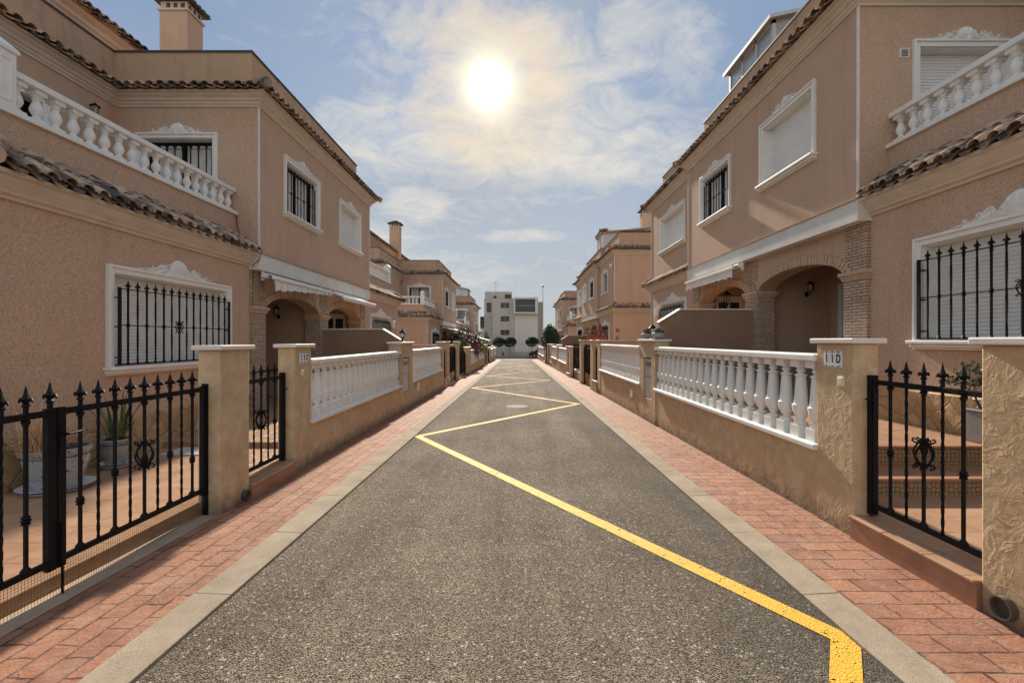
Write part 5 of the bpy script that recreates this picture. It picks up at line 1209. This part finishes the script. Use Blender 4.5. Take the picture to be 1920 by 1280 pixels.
def hatchback(x, y, z, label):
    g = thing('parked_car', (x+2, y, z), label, 'car'); w = .86
    side = [(0, .35), (.05, .62), (.28, .85), (.95, .95), (1.45, 1.36), (2.2, 1.47), (3.2, 1.42), (3.75, 1.05), (3.98, .9), (4.02, .45), (3.9, .28), (3.55, .28), (3.45, .5), (3.2, .62), (2.95, .5), (2.85, .24), (1.2, .24), (1.1, .5), (.85, .62), (.6, .5), (.5, .28), (.1, .26)]
    b = MB(); n = len(side); rows = []
    for yy, sh in ((-w, .0), (-w*.97, 1), (w*.97, 1), (w, 0)):
        pass
    def hw(zz): return w*(1 if zz < .9 else 1-.20*(zz-.9)/.55)
    vs = [(x+px, y-hw(pz), z+pz) for px, pz in side]+[(x+px, y+hw(pz), z+pz) for px, pz in side]
    b.add(vs, [tuple(range(n)), tuple(range(2*n-1, n-1, -1))]+[(i, (i+1) % n, n+(i+1) % n, n+i) for i in range(n)]); b.build('body', 'car_paint', g, bevel=.03)
    for sg in (-1, 1):
        for poly in ([(1.1, .98), (1.52, 1.33), (2.1, 1.4), (2.1, .98)], [(2.17, .98), (2.17, 1.4), (3.1, 1.36), (3.45, 1.02)]):
            b = MB(); vs = [(x+px, y+sg*(hw(pz)+.008), z+pz) for px, pz in poly]+[(x+px, y+sg*(hw(pz)-.02), z+pz) for px, pz in poly]; b.add(vs, [(0, 1, 2, 3), (7, 6, 5, 4), (0, 1, 5, 4), (1, 2, 6, 5), (2, 3, 7, 6), (3, 0, 4, 7)]); b.build('window', 'glass_dark', g)
        for px in (.85, 3.2):
            b = MB(); b.xf = lambda a, c, d: (x+px+a, y+sg*(w-.1)+d*sg, z+.31+c); b.lathe([(.18, -.08), (.29, -.09), (.31, -.05), (.31, .05), (.29, .09), (.2, .08)], n=20); wh = subof(b.build('wheel', 'rubber', g, smooth=40), g)
            b = MB(); b.xf = lambda a, c, d: (x+px+a, y+sg*(w-.1)+d*sg, z+.31+c); b.lathe([(.19, .07), (.17, .085), (.03, .08), (.001, .09)], n=10); b.build('rim', 'metal_grey', wh)
        b = MB(); b.box(x-.0, x+.14, y+sg*.55-.14, y+sg*.55+.14, z+.58, z+.72); b.build('headlight', 'headlight', g, bevel=.02)
    b = MB(); b.quad((x+.97, y-.74, z+.99), (x+.97, y+.74, z+.99), (x+1.43, y+.66, z+1.36), (x+1.43, y-.66, z+1.36)); b.v = [(p[0]-.015, p[1], p[2]+.015) for p in b.v]; b.build('windscreen', 'glass_dark', g)
hatchback(1.75, 70.5, zg+.03, 'dark blue hatchback parked on the cross road at the lane end')
# pale blocks far beyond, right of the white building
g = thing('distant_building', (9, 130, zg), 'low pale building far off behind the conical tree', 'building')
b = MB(); b.box(6.5, 22, 126, 136, zg-.5, 4.2); b.build('wall', 'facade_pale', g); b = MB(); b.box(9, 14, 126.5, 132, 4.2, 5.4); b.build('roof_room', 'facade_light', g); b = MB()
for i in range(6): b.box(7.4+i*2.2, 8.6+i*2.2, 125.95, 126, 1.2, 2.6); b.build('window', 'glass_dark', g); b = MB()
for o in bpy.data.objects:
    if '_o' in o: del o['_o']
    if o.type == 'CAMERA' or o.type == 'LIGHT': continue
